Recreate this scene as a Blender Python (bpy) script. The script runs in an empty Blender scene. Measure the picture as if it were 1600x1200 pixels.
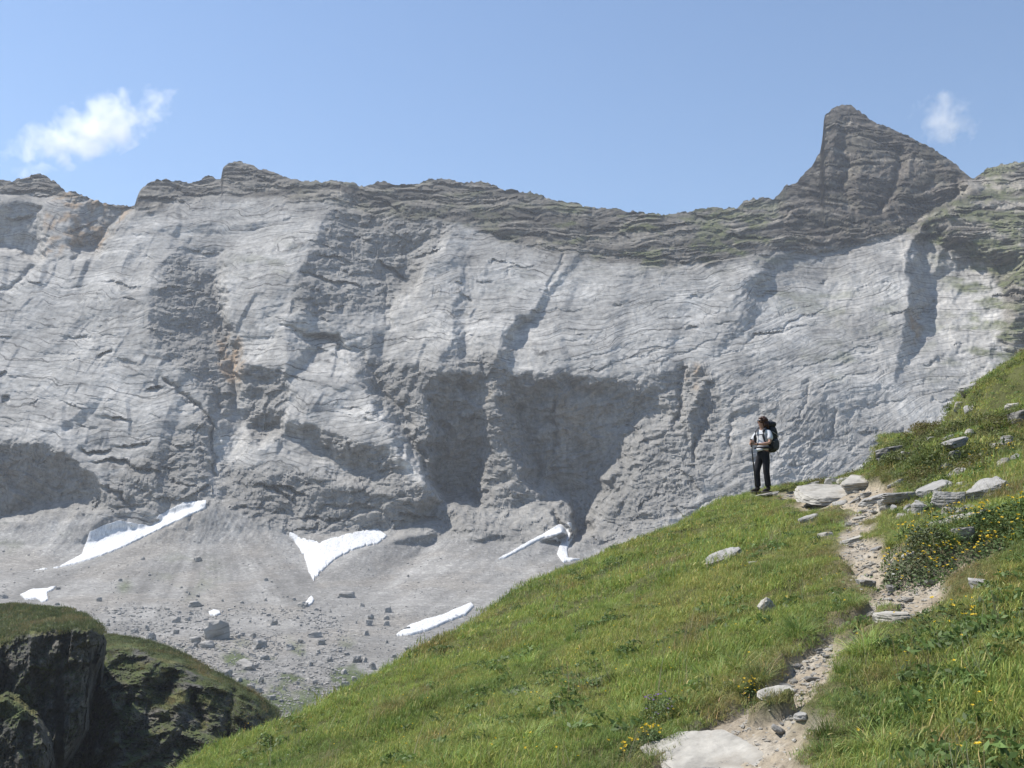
import bpy, bmesh, math, random, os
import numpy as np
from mathutils import Vector, Matrix, Euler
from mathutils.geometry import delaunay_2d_cdt

random.seed(7)
RS = np.random.RandomState(11)
scene = bpy.context.scene
COL = scene.collection

# ---------------------------------------------------------------- camera, sky, sun, exposure
PITCH = math.radians(8.0)
F = 1600.0                                   # focal length in photograph pixels (photo 1600 x 1200)
cam_data = bpy.data.cameras.new("camera")
cam_data.sensor_width = 36.0
cam_data.lens = 36.0
cam_data.clip_start = 0.05
cam_data.clip_end = 20000.0
cam = bpy.data.objects.new("camera", cam_data)
cam.location = (0, 0, 0)                     # eye height is z = 0
cam.rotation_euler = (math.radians(90.0) + PITCH, 0, 0)
COL.objects.link(cam)
scene.camera = cam

SUN_AZ = math.radians(-68.0)                 # left of the view direction (+Y)
SUN_EL = math.radians(55.0)
sun_dir = Vector((math.sin(SUN_AZ) * math.cos(SUN_EL), math.cos(SUN_AZ) * math.cos(SUN_EL), math.sin(SUN_EL)))
sd = bpy.data.lights.new("sun", "SUN")
sd.energy = 5.0
sd.angle = math.radians(0.5)
sd.color = (1.0, 0.955, 0.89)
sun = bpy.data.objects.new("sun", sd)
sun.rotation_euler = sun_dir.to_track_quat('Z', 'Y').to_euler()
sun.location = (0, 0, 60)
COL.objects.link(sun)

world = bpy.data.worlds.new("World")
scene.world = world
world.use_nodes = True
wn = world.node_tree
wn.nodes.clear()
sky = wn.nodes.new("ShaderNodeTexSky")
sky.sky_type = 'NISHITA'
sky.sun_disc = False
sky.sun_elevation = SUN_EL
sky.sun_rotation = SUN_AZ
sky.altitude = 800.0
sky.air_density = 1.2
sky.dust_density = 0.25
sky.ozone_density = 4.0
bg = wn.nodes.new("ShaderNodeBackground")
bg.inputs["Strength"].default_value = 0.108
wo = wn.nodes.new("ShaderNodeOutputWorld")
wn.links.new(sky.outputs[0], bg.inputs[0])
wn.links.new(bg.outputs[0], wo.inputs[0])

scene.view_settings.view_transform = 'Standard'
scene.view_settings.look = 'None'
scene.view_settings.exposure = 0.52
scene.view_settings.gamma = 1.0
scene.view_settings.use_curve_mapping = False
scene.render.engine = 'CYCLES'
scene.cycles.use_denoising = True
scene.cycles.max_bounces = 6
scene.cycles.diffuse_bounces = 3
scene.cycles.volume_bounces = 4
scene.cycles.transparent_max_bounces = 8
HAZE_DENSITY = 0.00010

# ---------------------------------------------------------------- helpers
def ray(px, py):
    """unit-depth world ray (y component = 1) through photograph pixel"""
    t = (600.0 - py) / F
    s = (px - 800.0) / F
    c, sn = math.cos(PITCH), math.sin(PITCH)
    y = c - t * sn
    return s / y, (sn + t * c) / y

def pix(px, py, Y):
    a, b = ray(px, py)
    return np.array([a * Y, Y, b * Y])

_perm = RS.permutation(256).astype(np.int64)
_perm = np.concatenate([_perm, _perm, _perm])
_g = RS.normal(size=(256, 3))
_g /= np.linalg.norm(_g, axis=1)[:, None]

def pn(x, y, z, seed=0):
    x = np.asarray(x, float) + seed * 17.31; y = np.asarray(y, float) + seed * 5.77; z = np.asarray(z, float) - seed * 9.13
    x, y, z = np.broadcast_arrays(x, y, z)
    xi = np.floor(x); yi = np.floor(y); zi = np.floor(z)
    fx, fy, fz = x - xi, y - yi, z - zi
    xi = xi.astype(np.int64) & 255; yi = yi.astype(np.int64) & 255; zi = zi.astype(np.int64) & 255
    u = fx * fx * fx * (fx * (fx * 6 - 15) + 10)
    v = fy * fy * fy * (fy * (fy * 6 - 15) + 10)
    w = fz * fz * fz * (fz * (fz * 6 - 15) + 10)
    out = 0
    for dx in (0, 1):
        A = _perm[xi + dx]
        wx = u if dx else 1 - u
        for dy in (0, 1):
            B = _perm[A + yi + dy]
            wy = v if dy else 1 - v
            for dz in (0, 1):
                g = _g[_perm[B + zi + dz]]
                d = g[..., 0] * (fx - dx) + g[..., 1] * (fy - dy) + g[..., 2] * (fz - dz)
                out = out + d * wx * wy * (w if dz else 1 - w)
    return out * 1.6

def fbm(x, y, z, octaves=4, seed=0, gain=0.5, lac=2.03):
    s = 0; a = 1.0; f = 1.0
    for o in range(octaves):
        s = s + a * pn(x * f, y * f, z * f, seed + o)
        a *= gain; f *= lac
    return s

def ridged(x, y, z, octaves=4, seed=0, gain=0.5, lac=2.1):
    s = 0; a = 1.0; f = 1.0
    for o in range(octaves):
        s = s + a * (1 - 2.2 * np.abs(pn(x * f, y * f, z * f, seed + o)))
        a *= gain; f *= lac
    return s

def sstep(a, b, x):
    t = np.clip((x - a) / (b - a), 0, 1)
    return t * t * (3 - 2 * t)

def blur(a, s):
    r = int(3 * s) + 1
    k = np.exp(-0.5 * (np.arange(-r, r + 1) / s) ** 2); k /= k.sum()
    for ax in (0, 1):
        p = np.pad(a, [(r, r) if i == ax else (0, 0) for i in (0, 1)], mode='edge')
        a = sum(k[i] * (p[i:i + a.shape[0], :] if ax == 0 else p[:, i:i + a.shape[1]]) for i in range(2 * r + 1))
    return a

def poly_mask(X, Y, poly):
    n = len(poly); inside = np.zeros(X.shape, bool)
    j = n - 1
    for i in range(n):
        xi, yi = poly[i][0], poly[i][1]; xj, yj = poly[j][0], poly[j][1]
        if yi != yj:
            c = ((yi > Y) != (yj > Y)) & (X < (xj - xi) * (Y - yi) / (yj - yi) + xi)
            inside ^= c
        j = i
    return inside

def poly_dist(X, Y, pts, closed=False):
    best = np.full(X.shape, 1e18)
    m = len(pts) if closed else len(pts) - 1
    for i in range(m):
        ax, ay = pts[i][0], pts[i][1]; bx, by = pts[(i + 1) % len(pts)][0], pts[(i + 1) % len(pts)][1]
        dx, dy = bx - ax, by - ay
        t = np.clip(((X - ax) * dx + (Y - ay) * dy) / (dx * dx + dy * dy + 1e-12), 0, 1)
        best = np.minimum(best, (X - ax - t * dx) ** 2 + (Y - ay - t * dy) ** 2)
    return np.sqrt(best)

def tag(o, label=None, cat=None, group=None, kind=None):
    if label: o['label'] = label
    if cat: o['category'] = cat
    if group: o['group'] = group
    if kind: o['kind'] = kind
    return o

def mesh_np(name, verts, faces, mat=None, smooth=True, attrs=None, parent=None):
    """verts (n,3) array, faces (m,k) int array or list of arrays"""
    me = bpy.data.meshes.new(name)
    v = np.ascontiguousarray(verts, np.float32)
    fs = faces if isinstance(faces, list) else [faces]
    me.vertices.add(len(v)); me.vertices.foreach_set("co", v.ravel())
    loops = np.concatenate([f.ravel() for f in fs]).astype(np.int32)
    tot = np.concatenate([np.full(len(f), f.shape[1]) for f in fs]).astype(np.int32)
    st = np.concatenate([[0], np.cumsum(tot)[:-1]]).astype(np.int32)
    me.loops.add(len(loops)); me.loops.foreach_set("vertex_index", loops)
    me.polygons.add(len(tot)); me.polygons.foreach_set("loop_start", st); me.polygons.foreach_set("loop_total", tot)
    me.polygons.foreach_set("use_smooth", np.full(len(tot), smooth, bool))
    if attrs:
        for k, a in attrs.items():
            if k == 'bed':
                at = me.attributes.new(k, 'FLOAT_VECTOR', 'POINT')
                at.data.foreach_set("vector", np.ascontiguousarray(a, np.float32).ravel())
            elif a.ndim == 2:
                at = me.attributes.new(k, 'FLOAT_COLOR', 'POINT')
                c = np.ones((len(v), 4), np.float32); c[:, :3] = a
                at.data.foreach_set("color", c.ravel())
            else:
                at = me.attributes.new(k, 'FLOAT', 'POINT')
                at.data.foreach_set("value", np.ascontiguousarray(a, np.float32))
    me.update(calc_edges=True)
    if mat: me.materials.append(mat)
    o = bpy.data.objects.new(name, me)
    COL.objects.link(o)
    if parent: o.parent = parent
    return o

def grid_faces(nr, nc):
    i = np.arange(nr * nc).reshape(nr, nc)
    return np.stack([i[:-1, :-1], i[:-1, 1:], i[1:, 1:], i[1:, :-1]], -1).reshape(-1, 4)

def bm_obj(name, bm, mat=None, parent=None, smooth=True):
    me = bpy.data.meshes.new(name)
    bm.to_mesh(me); bm.free()
    for p in me.polygons: p.use_smooth = smooth
    if mat: me.materials.append(mat)
    o = bpy.data.objects.new(name, me); COL.objects.link(o)
    if parent: o.parent = parent
    return o

# ---------------------------------------------------------------- materials
class NT:
    def __init__(s, name):
        s.m = bpy.data.materials.new(name); s.m.use_nodes = True
        s.t = s.m.node_tree; s.t.nodes.clear()
        s.out = s.n("ShaderNodeOutputMaterial")
    def n(s, t, **kw):
        nd = s.t.nodes.new(t)
        for k, v in kw.items(): setattr(nd, k, v)
        return nd
    def l(s, a, b): s.t.links.new(a, b)
    def noise(s, vec, scale, detail=6, rough=0.6, dist=0.0):
        n = s.n("ShaderNodeTexNoise"); n.inputs["Scale"].default_value = scale
        n.inputs["Detail"].default_value = detail; n.inputs["Roughness"].default_value = rough
        n.inputs["Distortion"].default_value = dist
        s.l(vec, n.inputs["Vector"]); return n.outputs["Fac"]
    def ramp(s, fac, stops):
        r = s.n("ShaderNodeValToRGB"); e = r.color_ramp.elements
        while len(e) < len(stops): e.new(0.5)
        for i, (p, c) in enumerate(stops):
            e[i].position = p; e[i].color = (c, c, c, 1) if not hasattr(c, '__len__') else (*c, 1)
        s.l(fac, r.inputs[0]); return r.outputs[0]
    def mul(s, a, b, fac=1.0, mode='MULTIPLY'):
        m = s.n("ShaderNodeMix", data_type='RGBA', blend_type=mode)
        m.inputs[0].default_value = fac if not hasattr(fac, 'node') else 1.0
        if hasattr(fac, 'node'): s.l(fac, m.inputs[0])
        for sock, v in ((m.inputs[6], a), (m.inputs[7], b)):
            if hasattr(v, 'node'): s.l(v, sock)
            else: sock.default_value = (*v, 1)
        return m.outputs[2]
    def bump(s, h, strength, dist, nrm=None):
        b = s.n("ShaderNodeBump"); b.inputs["Strength"].default_value = strength; b.inputs["Distance"].default_value = dist
        s.l(h, b.inputs["Height"])
        if nrm: s.l(nrm, b.inputs["Normal"])
        return b.outputs[0]
    def coords(s, scale=(1, 1, 1), rot=(0, 0, 0)):
        tc = s.n("ShaderNodeTexCoord"); mp = s.n("ShaderNodeMapping")
        mp.inputs["Scale"].default_value = scale; mp.inputs["Rotation"].default_value = rot
        s.l(tc.outputs["Object"], mp.inputs[0]); return mp.outputs[0]
    def finish(s, color, rough=0.9, nrm=None, spec=0.2):
        p = s.n("ShaderNodeBsdfPrincipled")
        if hasattr(color, 'node'): s.l(color, p.inputs["Base Color"])
        else: p.inputs["Base Color"].default_value = (*color, 1)
        p.inputs["Roughness"].default_value = rough
        p.inputs["Specular IOR Level"].default_value = spec
        if nrm: s.l(nrm, p.inputs["Normal"])
        s.l(p.outputs[0], s.out.inputs[0]); s.p = p
        return s.m

def mat_mountain():
    m = NT("mountain_rock")
    at = m.n("ShaderNodeAttribute", attribute_name="col")
    c0 = m.coords()
    bd = m.n("ShaderNodeAttribute", attribute_name="bed")
    def bc(s):
        mp = m.n("ShaderNodeMapping"); mp.inputs["Scale"].default_value = s; m.l(bd.outputs["Vector"], mp.inputs[0]); return mp.outputs[0]
    cv = m.coords((0.22, 0.22, 0.035))                 # seepage: upright streaks
    n1 = m.noise(c0, 0.25, 8, 0.7)
    n2 = m.noise(bc((0.03, 0.34, 0.03)), 1.0, 6, 0.62, 0.5)      # bedding: long streaks that follow the beds
    n3 = m.noise(cv, 1.0, 5, 0.6)
    n4 = m.noise(c0, 0.02, 5, 0.6)
    a = m.ramp(n1, [(0.3, 0.76), (0.5, 1.0), (0.72, 1.2)])
    b = m.ramp(n2, [(0.32, 0.78), (0.46, 1.0), (0.7, 1.08)])
    c = m.ramp(n3, [(0.35, 0.80), (0.6, 1.07)])
    d = m.ramp(n4, [(0.35, 0.86), (0.65, 1.10)])
    col = m.mul(m.mul(m.mul(m.mul(at.outputs["Color"], a), b), c), d)
    # dark lines, weathered cracks with thin ledge shadows put into the colour, along the beds and joints, broken into lengths
    sep = m.n("ShaderNodeSeparateXYZ"); m.l(bd.outputs["Vector"], sep.inputs[0])
    def M(op, p, q, r=None):
        n = m.n("ShaderNodeMath", operation=op)
        for i, v in enumerate((p, q, r)):
            if v is None: continue
            if hasattr(v, 'node'): m.l(v, n.inputs[i])
            else: n.inputs[i].default_value = v
        return n.outputs[0]
    def lines(col, coord, per, width, dark, wobble, wamp, gate, g0, g1):
        t = M('MULTIPLY_ADD', coord, 1.0 / per, M('MULTIPLY', wobble, wamp))
        f = M('ABSOLUTE', M('SUBTRACT', M('FRACT', t, 0.0), 0.5), 0.0)
        cr = m.ramp(f, [(0.0, dark), (width * 0.6, dark * 0.6 + 0.4), (width, 1.0)])
        gt = M('MULTIPLY', m.ramp(gate, [(g0, 0.0), (g1, 1.0)]), slab.outputs['Fac'])
        mx = m.n("ShaderNodeMix", data_type='RGBA'); m.l(gt, mx.inputs[0]); mx.inputs[6].default_value = (1, 1, 1, 1); m.l(cr, mx.inputs[7])
        return m.mul(col, mx.outputs[2])
    slab = m.n("ShaderNodeAttribute", attribute_name="slab")
    wb = m.noise(bc((0.02, 0.007, 0.02)), 1.0, 5, 0.6)
    g1_ = m.noise(bc((0.016, 0.06, 0.016)), 1.0, 5, 0.65); g2_ = m.noise(bc((0.03, 0.12, 0.03)), 1.3, 5, 0.65, 0.3)
    col = lines(col, sep.outputs[1], 19.0, 0.035, 0.30, wb, 1.2, g1_, 0.46, 0.54)
    col = lines(col, sep.outputs[1], 8.5, 0.065, 0.40, wb, 1.7, g2_, 0.48, 0.56)
    col = lines(col, sep.outputs[1], 4.2, 0.10, 0.62, wb, 2.4, g1_, 0.40, 0.52)
    dg = M('MULTIPLY_ADD', sep.outputs[1], 0.75, M('MULTIPLY', sep.outputs[0], 1.0))
    col = lines(col, dg, 46.0, 0.012, 0.5, wb, 2.5, g2_, 0.52, 0.60)
    dg2 = M('MULTIPLY_ADD', sep.outputs[1], -0.6, M('MULTIPLY', sep.outputs[0], 1.0))
    col = lines(col, dg2, 31.0, 0.014, 0.5, wb, 2.0, n4, 0.5, 0.58)
    nr = m.bump(n2, 0.45, 2.0)
    nr = m.bump(n1, 0.45, 1.3, nr)
    return m.finish(col, 0.95, nr, 0.1)

def mat_scree():
    m = NT("scree_gravel")
    at = m.n("ShaderNodeAttribute", attribute_name="col")
    c0 = m.coords()
    n1 = m.noise(c0, 0.75, 9, 0.72)
    n2 = m.noise(c0, 0.06, 5, 0.6)
    vo = m.n("ShaderNodeTexVoronoi"); vo.inputs["Scale"].default_value = 0.55; m.l(c0, vo.inputs["Vector"])
    hs = m.n("ShaderNodeSeparateColor"); m.l(vo.outputs["Color"], hs.inputs[0])
    a = m.ramp(n1, [(0.3, 0.7), (0.5, 1.0), (0.72, 1.3)])
    b = m.ramp(n2, [(0.35, 0.88), (0.65, 1.1)])
    v = m.ramp(hs.outputs[0], [(0.0, 0.8), (0.9, 1.05), (1.0, 1.35)])
    col = m.mul(m.mul(m.mul(at.outputs["Color"], a), b), v)
    nr = m.bump(n1, 0.9, 1.2)
    return m.finish(col, 0.95, nr, 0.1)

def mat_attr(name, scale, lo=0.7, hi=1.25, bumpd=0.02, rough=0.95):
    m = NT(name)
    at = m.n("ShaderNodeAttribute", attribute_name="col")
    c0 = m.coords()
    n1 = m.noise(c0, scale, 9, 0.7)
    a = m.ramp(n1, [(0.3, lo), (0.5, 1.0), (0.72, hi)])
    nr = m.bump(n1, 0.8, bumpd)
    return m.finish(m.mul(at.outputs["Color"], a), rough, nr, 0.15)

def mat_plain(name, c, rough=0.7, var=0.15, scale=30.0, spec=0.3, bump=0.0):
    m = NT(name)
    c0 = m.coords()
    n1 = m.noise(c0, scale, 5, 0.6)
    a = m.ramp(n1, [(0.3, 1 - var), (0.7, 1 + var)])
    nr = m.bump(n1, 0.5, bump) if bump else None
    return m.finish(m.mul(c, a), rough, nr, spec)

M_MTN = mat_mountain()
M_SCREE = mat_scree()
# ---------------------------------------------------------------- mountain wall and scree
SKY_PTS = [(-300,300),(-120,290),(0,281),(21,283),(52,273),(66,272),(84,282),(103,299),(119,301),(147,312),(175,319),(191,322),(210,321),
 (217,301),(231,286),(245,280),(266,282),(297,286),(310,282),(325,273),(339,279),(345,279),(348,261),(357,255),(378,253),(402,261),
 (437,273),(469,283),(504,284),(518,281),(546,285),(569,291),(590,284),(639,289),(660,285),(674,279),(702,280),(726,284),(744,285),
 (761,285),(789,296),(824,301),(828,297),(835,302),(870,314),(905,319),(922,324),(943,324),(982,330),(1024,334),(1045,335),(1066,331),
 (1075,331),(1099,325),(1124,325),(1152,324),(1162,315),(1194,307),(1208,311),(1229,290),(1243,285),(1267,262),(1281,238),(1285,217),
 (1287,192),(1288,182),(1299,171),(1316,163),(1330,164),(1344,175),(1365,191),(1390,198),(1425,215),(1460,234),(1488,252),(1502,266),
 (1519,278),(1524,277),(1537,268),(1544,261),(1572,255),(1600,252),(1680,240),(1900,225)]

BAND = [(-300,300),(0,300),(70,300),(200,326),(232,327),(300,313),(345,300),(380,306),(440,310),(520,318),(560,335),(620,338),(715,346),(760,365),(800,378),(870,400),(905,400),
        (960,410),(1040,416),(1120,412),(1190,396),(1262,390),(1330,379),(1400,370),(1432,368),(1490,394),(1535,408),(1565,450),(1590,520),(1620,570),(1700,640),(1920,700)]
FOOT = [(-300,820),(0,816),(50,812),(105,792),(140,806),(168,806),(215,818),(248,818),(330,783),(352,792),(400,818),(445,830),(500,838),(560,846),(605,830),(660,836),(700,842),(745,846),(790,852),(830,846),(886,822),(896,864),(1000,905),(1920,1040)]
T_WALL = 1.11
def base_depth(py):
    """depth of the undisturbed wall / scree profile along the view axis"""
    py = np.asarray(py, float)
    e = np.tan(PITCH + np.arctan((600 - py) / F))
    wall = (T_WALL * 760 - 12) / (T_WALL - e)
    sp = np.array([800, 830, 850, 870, 900, 950, 1000, 1050, 1100, 1130, 1260, 1400])
    sv = np.array([759.6, 748, 735, 705, 650, 520, 420, 350, 300, 270, 190, 140.0])
    return np.where(py < 800, wall, np.interp(py, sp, sv))

LINES = [
 # left: shaded cliff, ochre buttress and slab edge
 [(-60,318,10),(0,316,10),(40,312,10),(68,320,12)], [(-60,385,-46),(0,384,-48),(56,398,-46)], [(64,330,-2),(64,396,-30)],
 [(-60,398,0),(0,396,0),(70,408,2)], [(76,318,14),(73,398,4)], [(104,304,12),(101,376,4)],
 [(118,398,-24),(150,390,-36),(176,356,-26),(203,328,-2)], [(110,410,2),(154,401,5),(184,364,8),(214,330,12)],
 # rib 1 and its dark gully
 [(240,350,10),(262,392,15),(246,425,20),(232,470,24),(226,512,22),(255,556,16),(300,590,9),(322,640,4)],
 [(300,388,2),(335,430,-14),(347,500,-26),(368,570,-30),(364,640,-27),(342,710,-18),(332,780,-4)],
 [(350,390,4),(356,440,6),(362,500,0),(384,560,-6)],
 # rib 2
 [(528,315,14),(505,345,20),(480,382,28),(466,430,30),(455,470,24),(446,505,15)],
 [(545,330,4),(560,380,-10),(590,430,-20),(606,470,-18),(612,510,-10),(596,560,-8)],
 [(640,395,-14),(636,440,-26)],
 # rib 3 forked
 [(713,347,9),(690,385,11),(664,425,9),(645,458,2)], [(716,352,9),(717,436,7),(710,485,9),(703,530,15)],
 [(745,380,4),(735,440,2),(728,500,2),(724,556,2)],
 # rib 4 with the notch
 [(893,405,6),(868,440,7),(845,470,9),(828,488,11),(800,500,14),(787,526,17)],
 [(901,410,3),(877,445,2),(856,476,0),(838,500,-2),(815,516,-4),(800,540,-1)],
 # edge of the great alcove
 [(690,570,20),(704,584,8),(722,576,10),(738,588,4),(752,574,7),(766,562,15),(777,546,24),(796,566,9),(806,588,6),(826,580,5),(846,598,2),(866,586,10),(884,575,8),(908,584,4),(930,602,-2),(952,590,3),(978,600,0),(1000,584,5),(1024,594,2),(1046,574,8),(1066,578,6),(1100,566,8)],
 [(694,602,-2),(722,604,-20),(748,600,-14),(766,592,6),(790,602,-2),(812,610,-20),(846,616,-22),(870,606,-4),(892,604,-16),(930,620,-22),(980,618,-12),(1020,612,-6),(1058,604,-2)],
 [(868,612,-6),(872,650,-26),(876,700,-50)], [(716,606,-12),(712,660,-34),(720,700,-58)], [(930,640,-30),(920,690,-56)],
 [(690,660,-46),(692,768,-92),(740,770,-92),(746,700,-58)], [(758,640,-10),(765,700,-30),(752,770,-50),(750,795,-42)],
 [(778,620,-2),(786,680,-22)],
 [(812,640,-48),(826,700,-66),(850,745,-80),(890,775,-88),(902,830,-82)],
 [(792,700,-26),(812,745,-32),(850,785,-40),(885,838,-40)],
 [(990,640,-26),(950,700,-54),(925,760,-78),(912,825,-78)],
 [(1100,580,6),(1062,650,-6),(1015,720,-16),(968,780,-28),(935,825,-40)],
 [(1120,575,8),(1075,650,4),(1085,700,-6),(1060,760,-6)], [(1098,590,8),(1092,640,-8)],
 [(664,600,4),(668,690,-8),(676,760,-28),(700,785,-40)],
 # middle cliff, its jamb and the roofs
 [(381,574,6),(410,565,8),(447,583,10)], [(385,655,-32),(415,674,-38),(437,668,-32)], [(384,600,-10),(412,592,-10),(440,600,-8)],
 [(453,590,8),(449,630,2),(442,684,-6)],
 [(452,652,4),(500,664,9),(555,690,11),(590,702,9)], [(452,676,-12),(500,704,-18),(550,732,-18),(588,732,-10)],
 [(400,700,-4),(450,722,-2),(520,752,2),(600,768,2)], [(400,780,-4),(480,800,-8),(560,830,-14),(640,820,-14)],
 [(410,820,0),(470,835,0),(600,845,0)],
 [(524,552,5),(560,600,8),(614,696,11),(668,757,11),(744,826,8)], [(566,560,-8),(612,640,-18),(650,700,-26),(690,785,-38)],
 [(482,516,6),(532,518,6)], [(486,526,-10),(528,528,-12),(530,543,-14)], [(484,548,0),(532,554,2)],
 # lower left cliff
 [(-60,690,8),(0,688,12),(60,690,12),(110,712,12),(150,745,9),(170,778,3)], [(-60,806,-46),(0,806,-48),(50,798,-44),(100,776,-32),(140,786,-18)],
 [(-60,822,-6),(0,822,-6),(60,815,-6),(170,800,0)],
 # strata hummocks lower left
 [(60,600,4),(160,590,8),(260,620,6)], [(120,660,2),(220,650,8),(310,690,2)], [(180,720,0),(270,730,6),(320,750,0)],
 # right hand ribs
 [(1190,398,10),(1172,436,16),(1170,465,12),(1160,520,2)], [(1208,420,0),(1198,450,-3),(1192,484,-1)],
 [(1290,430,-8),(1300,520,-5)], [(1420,373,16),(1418,430,18),(1417,500,16),(1412,534,8),(1400,600,0)],
 [(1436,384,-2),(1450,440,-16),(1446,500,-14),(1436,540,-4)], [(1520,420,2),(1535,470,10),(1500,560,4)],
 [(1300,600,4),(1240,660,8),(1200,760,6)], [(1350,640,-4),(1300,700,-4)],
 # peak
 [(1379,205,8),(1437,239,9),(1492,266,6)], [(1400,200,-8),(1450,226,-8),(1505,268,-4)], [(1287,190,6),(1296,300,6)], [(1318,168,10),(1306,230,12)], [(1326,240,-8),(1322,300,-12)], [(1345,240,6),(1385,205,10)],
 [(1345,260,8),(1340,340,6)], [(1420,245,-10),(1400,290,-14),(1376,330,-8)], [(1432,240,8),(1408,300,6),(1385,345,4)],
 [(1455,250,-2),(1420,320,-4)], [(1470,255,6),(1496,282,4)], [(1262,385,4),(1330,374,6),(1400,366,6)], [(1262,392,-6),(1330,383,-4),(1400,373,0)],
 # near hill on the right
 [(1500,306,-30),(1450,335,-20),(1415,362,-8)], [(1522,298,60),(1470,338,50),(1440,358,30)],
 [(1446,352,34),(1480,362,50),(1530,382,56)], [(1448,362,14),(1480,372,26),(1524,390,36)], [(1600,320,80),(1600,400,80)],
 [(1562,420,26),(1560,480,24),(1550,540,20)], [(1600,480,60),(1585,512,45)],
 # scree cones and gullies
 [(328,792,8),(250,836,9),(170,872,8),(80,896,4)], [(318,790,-2),(240,822,-7),(150,852,-9),(60,890,-5)], [(160,812,4),(110,850,3),(0,868,0)],
 [(420,828,4),(440,870,6),(470,910,4)], [(450,836,-2),(478,876,-7),(490,906,-5)], [(640,836,8),(590,852,10),(540,882,10),(505,908,8),(520,924,6)],
 [(690,834,-10),(648,872,-16),(606,902,-14),(560,934,-4)], [(730,850,2),(660,930,2)], [(880,832,8),(840,848,8),(790,878,3)], [(894,826,-3),(886,862,-3)],
]
GX0, GY0, GS = -300, 130, 2.0
GW, GH = 1110, 640
gpx = GX0 + GS * np.arange(GW); gpy = GY0 + GS * np.arange(GH)
GPX, GPY = np.meshgrid(gpx, gpy)

def tin_raster():
    vs, vals, es = [], [], []
    for ln in LINES:
        for k, (a, b, d) in enumerate(ln):
            vs.append(Vector((a, b))); vals.append(d)
            if k: es.append((len(vs) - 2, len(vs) - 1))
    # loose zero anchors
    for a in range(-300, 1921, 185):
        for b in (130, 1000, 1150, 1410): vs.append(Vector((a, b))); vals.append(0.0)
    for b in (300, 500, 700, 850):
        for a in (-300, 1920): vs.append(Vector((a, b))); vals.append(0.0 if a < 0 else 60.0)
    ov, oe, of, orv, ore, orf = delaunay_2d_cdt(vs, es, [], 0, 1e-4)
    val = []
    P = np.array([(v.x, v.y) for v in vs])
    for v, o in zip(ov, orv):
        if o: val.append(vals[o[0]])
        else:
            d = np.hypot(P[:, 0] - v.x, P[:, 1] - v.y); k = np.argsort(d)[:3]
            val.append(float(np.mean([vals[i] for i in k])))
    out = np.zeros((GH, GW))
    for f in of:
        (x0, y0), (x1, y1), (x2, y2) = [(ov[i].x, ov[i].y) for i in f[:3]]
        a0, a1, a2 = [val[i] for i in f[:3]]
        den = (y1 - y2) * (x0 - x2) + (x2 - x1) * (y0 - y2)
        if abs(den) < 1e-9: continue
        c0 = max(0, int((min(x0, x1, x2) - GX0) / GS)); c1 = min(GW, int((max(x0, x1, x2) - GX0) / GS) + 2)
        r0 = max(0, int((min(y0, y1, y2) - GY0) / GS)); r1 = min(GH, int((max(y0, y1, y2) - GY0) / GS) + 2)
        if c1 <= c0 or r1 <= r0: continue
        X = GPX[r0:r1, c0:c1]; Y = GPY[r0:r1, c0:c1]
        l0 = ((y1 - y2) * (X - x2) + (x2 - x1) * (Y - y2)) / den
        l1 = ((y2 - y0) * (X - x2) + (x0 - x2) * (Y - y2)) / den
        l2 = 1 - l0 - l1
        m = (l0 >= -1e-6) & (l1 >= -1e-6) & (l2 >= -1e-6)
        sub = out[r0:r1, c0:c1]
        sub[m] = (l0 * a0 + l1 * a1 + l2 * a2)[m]
    return out

tin = blur(tin_raster(), 1.0)

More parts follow.
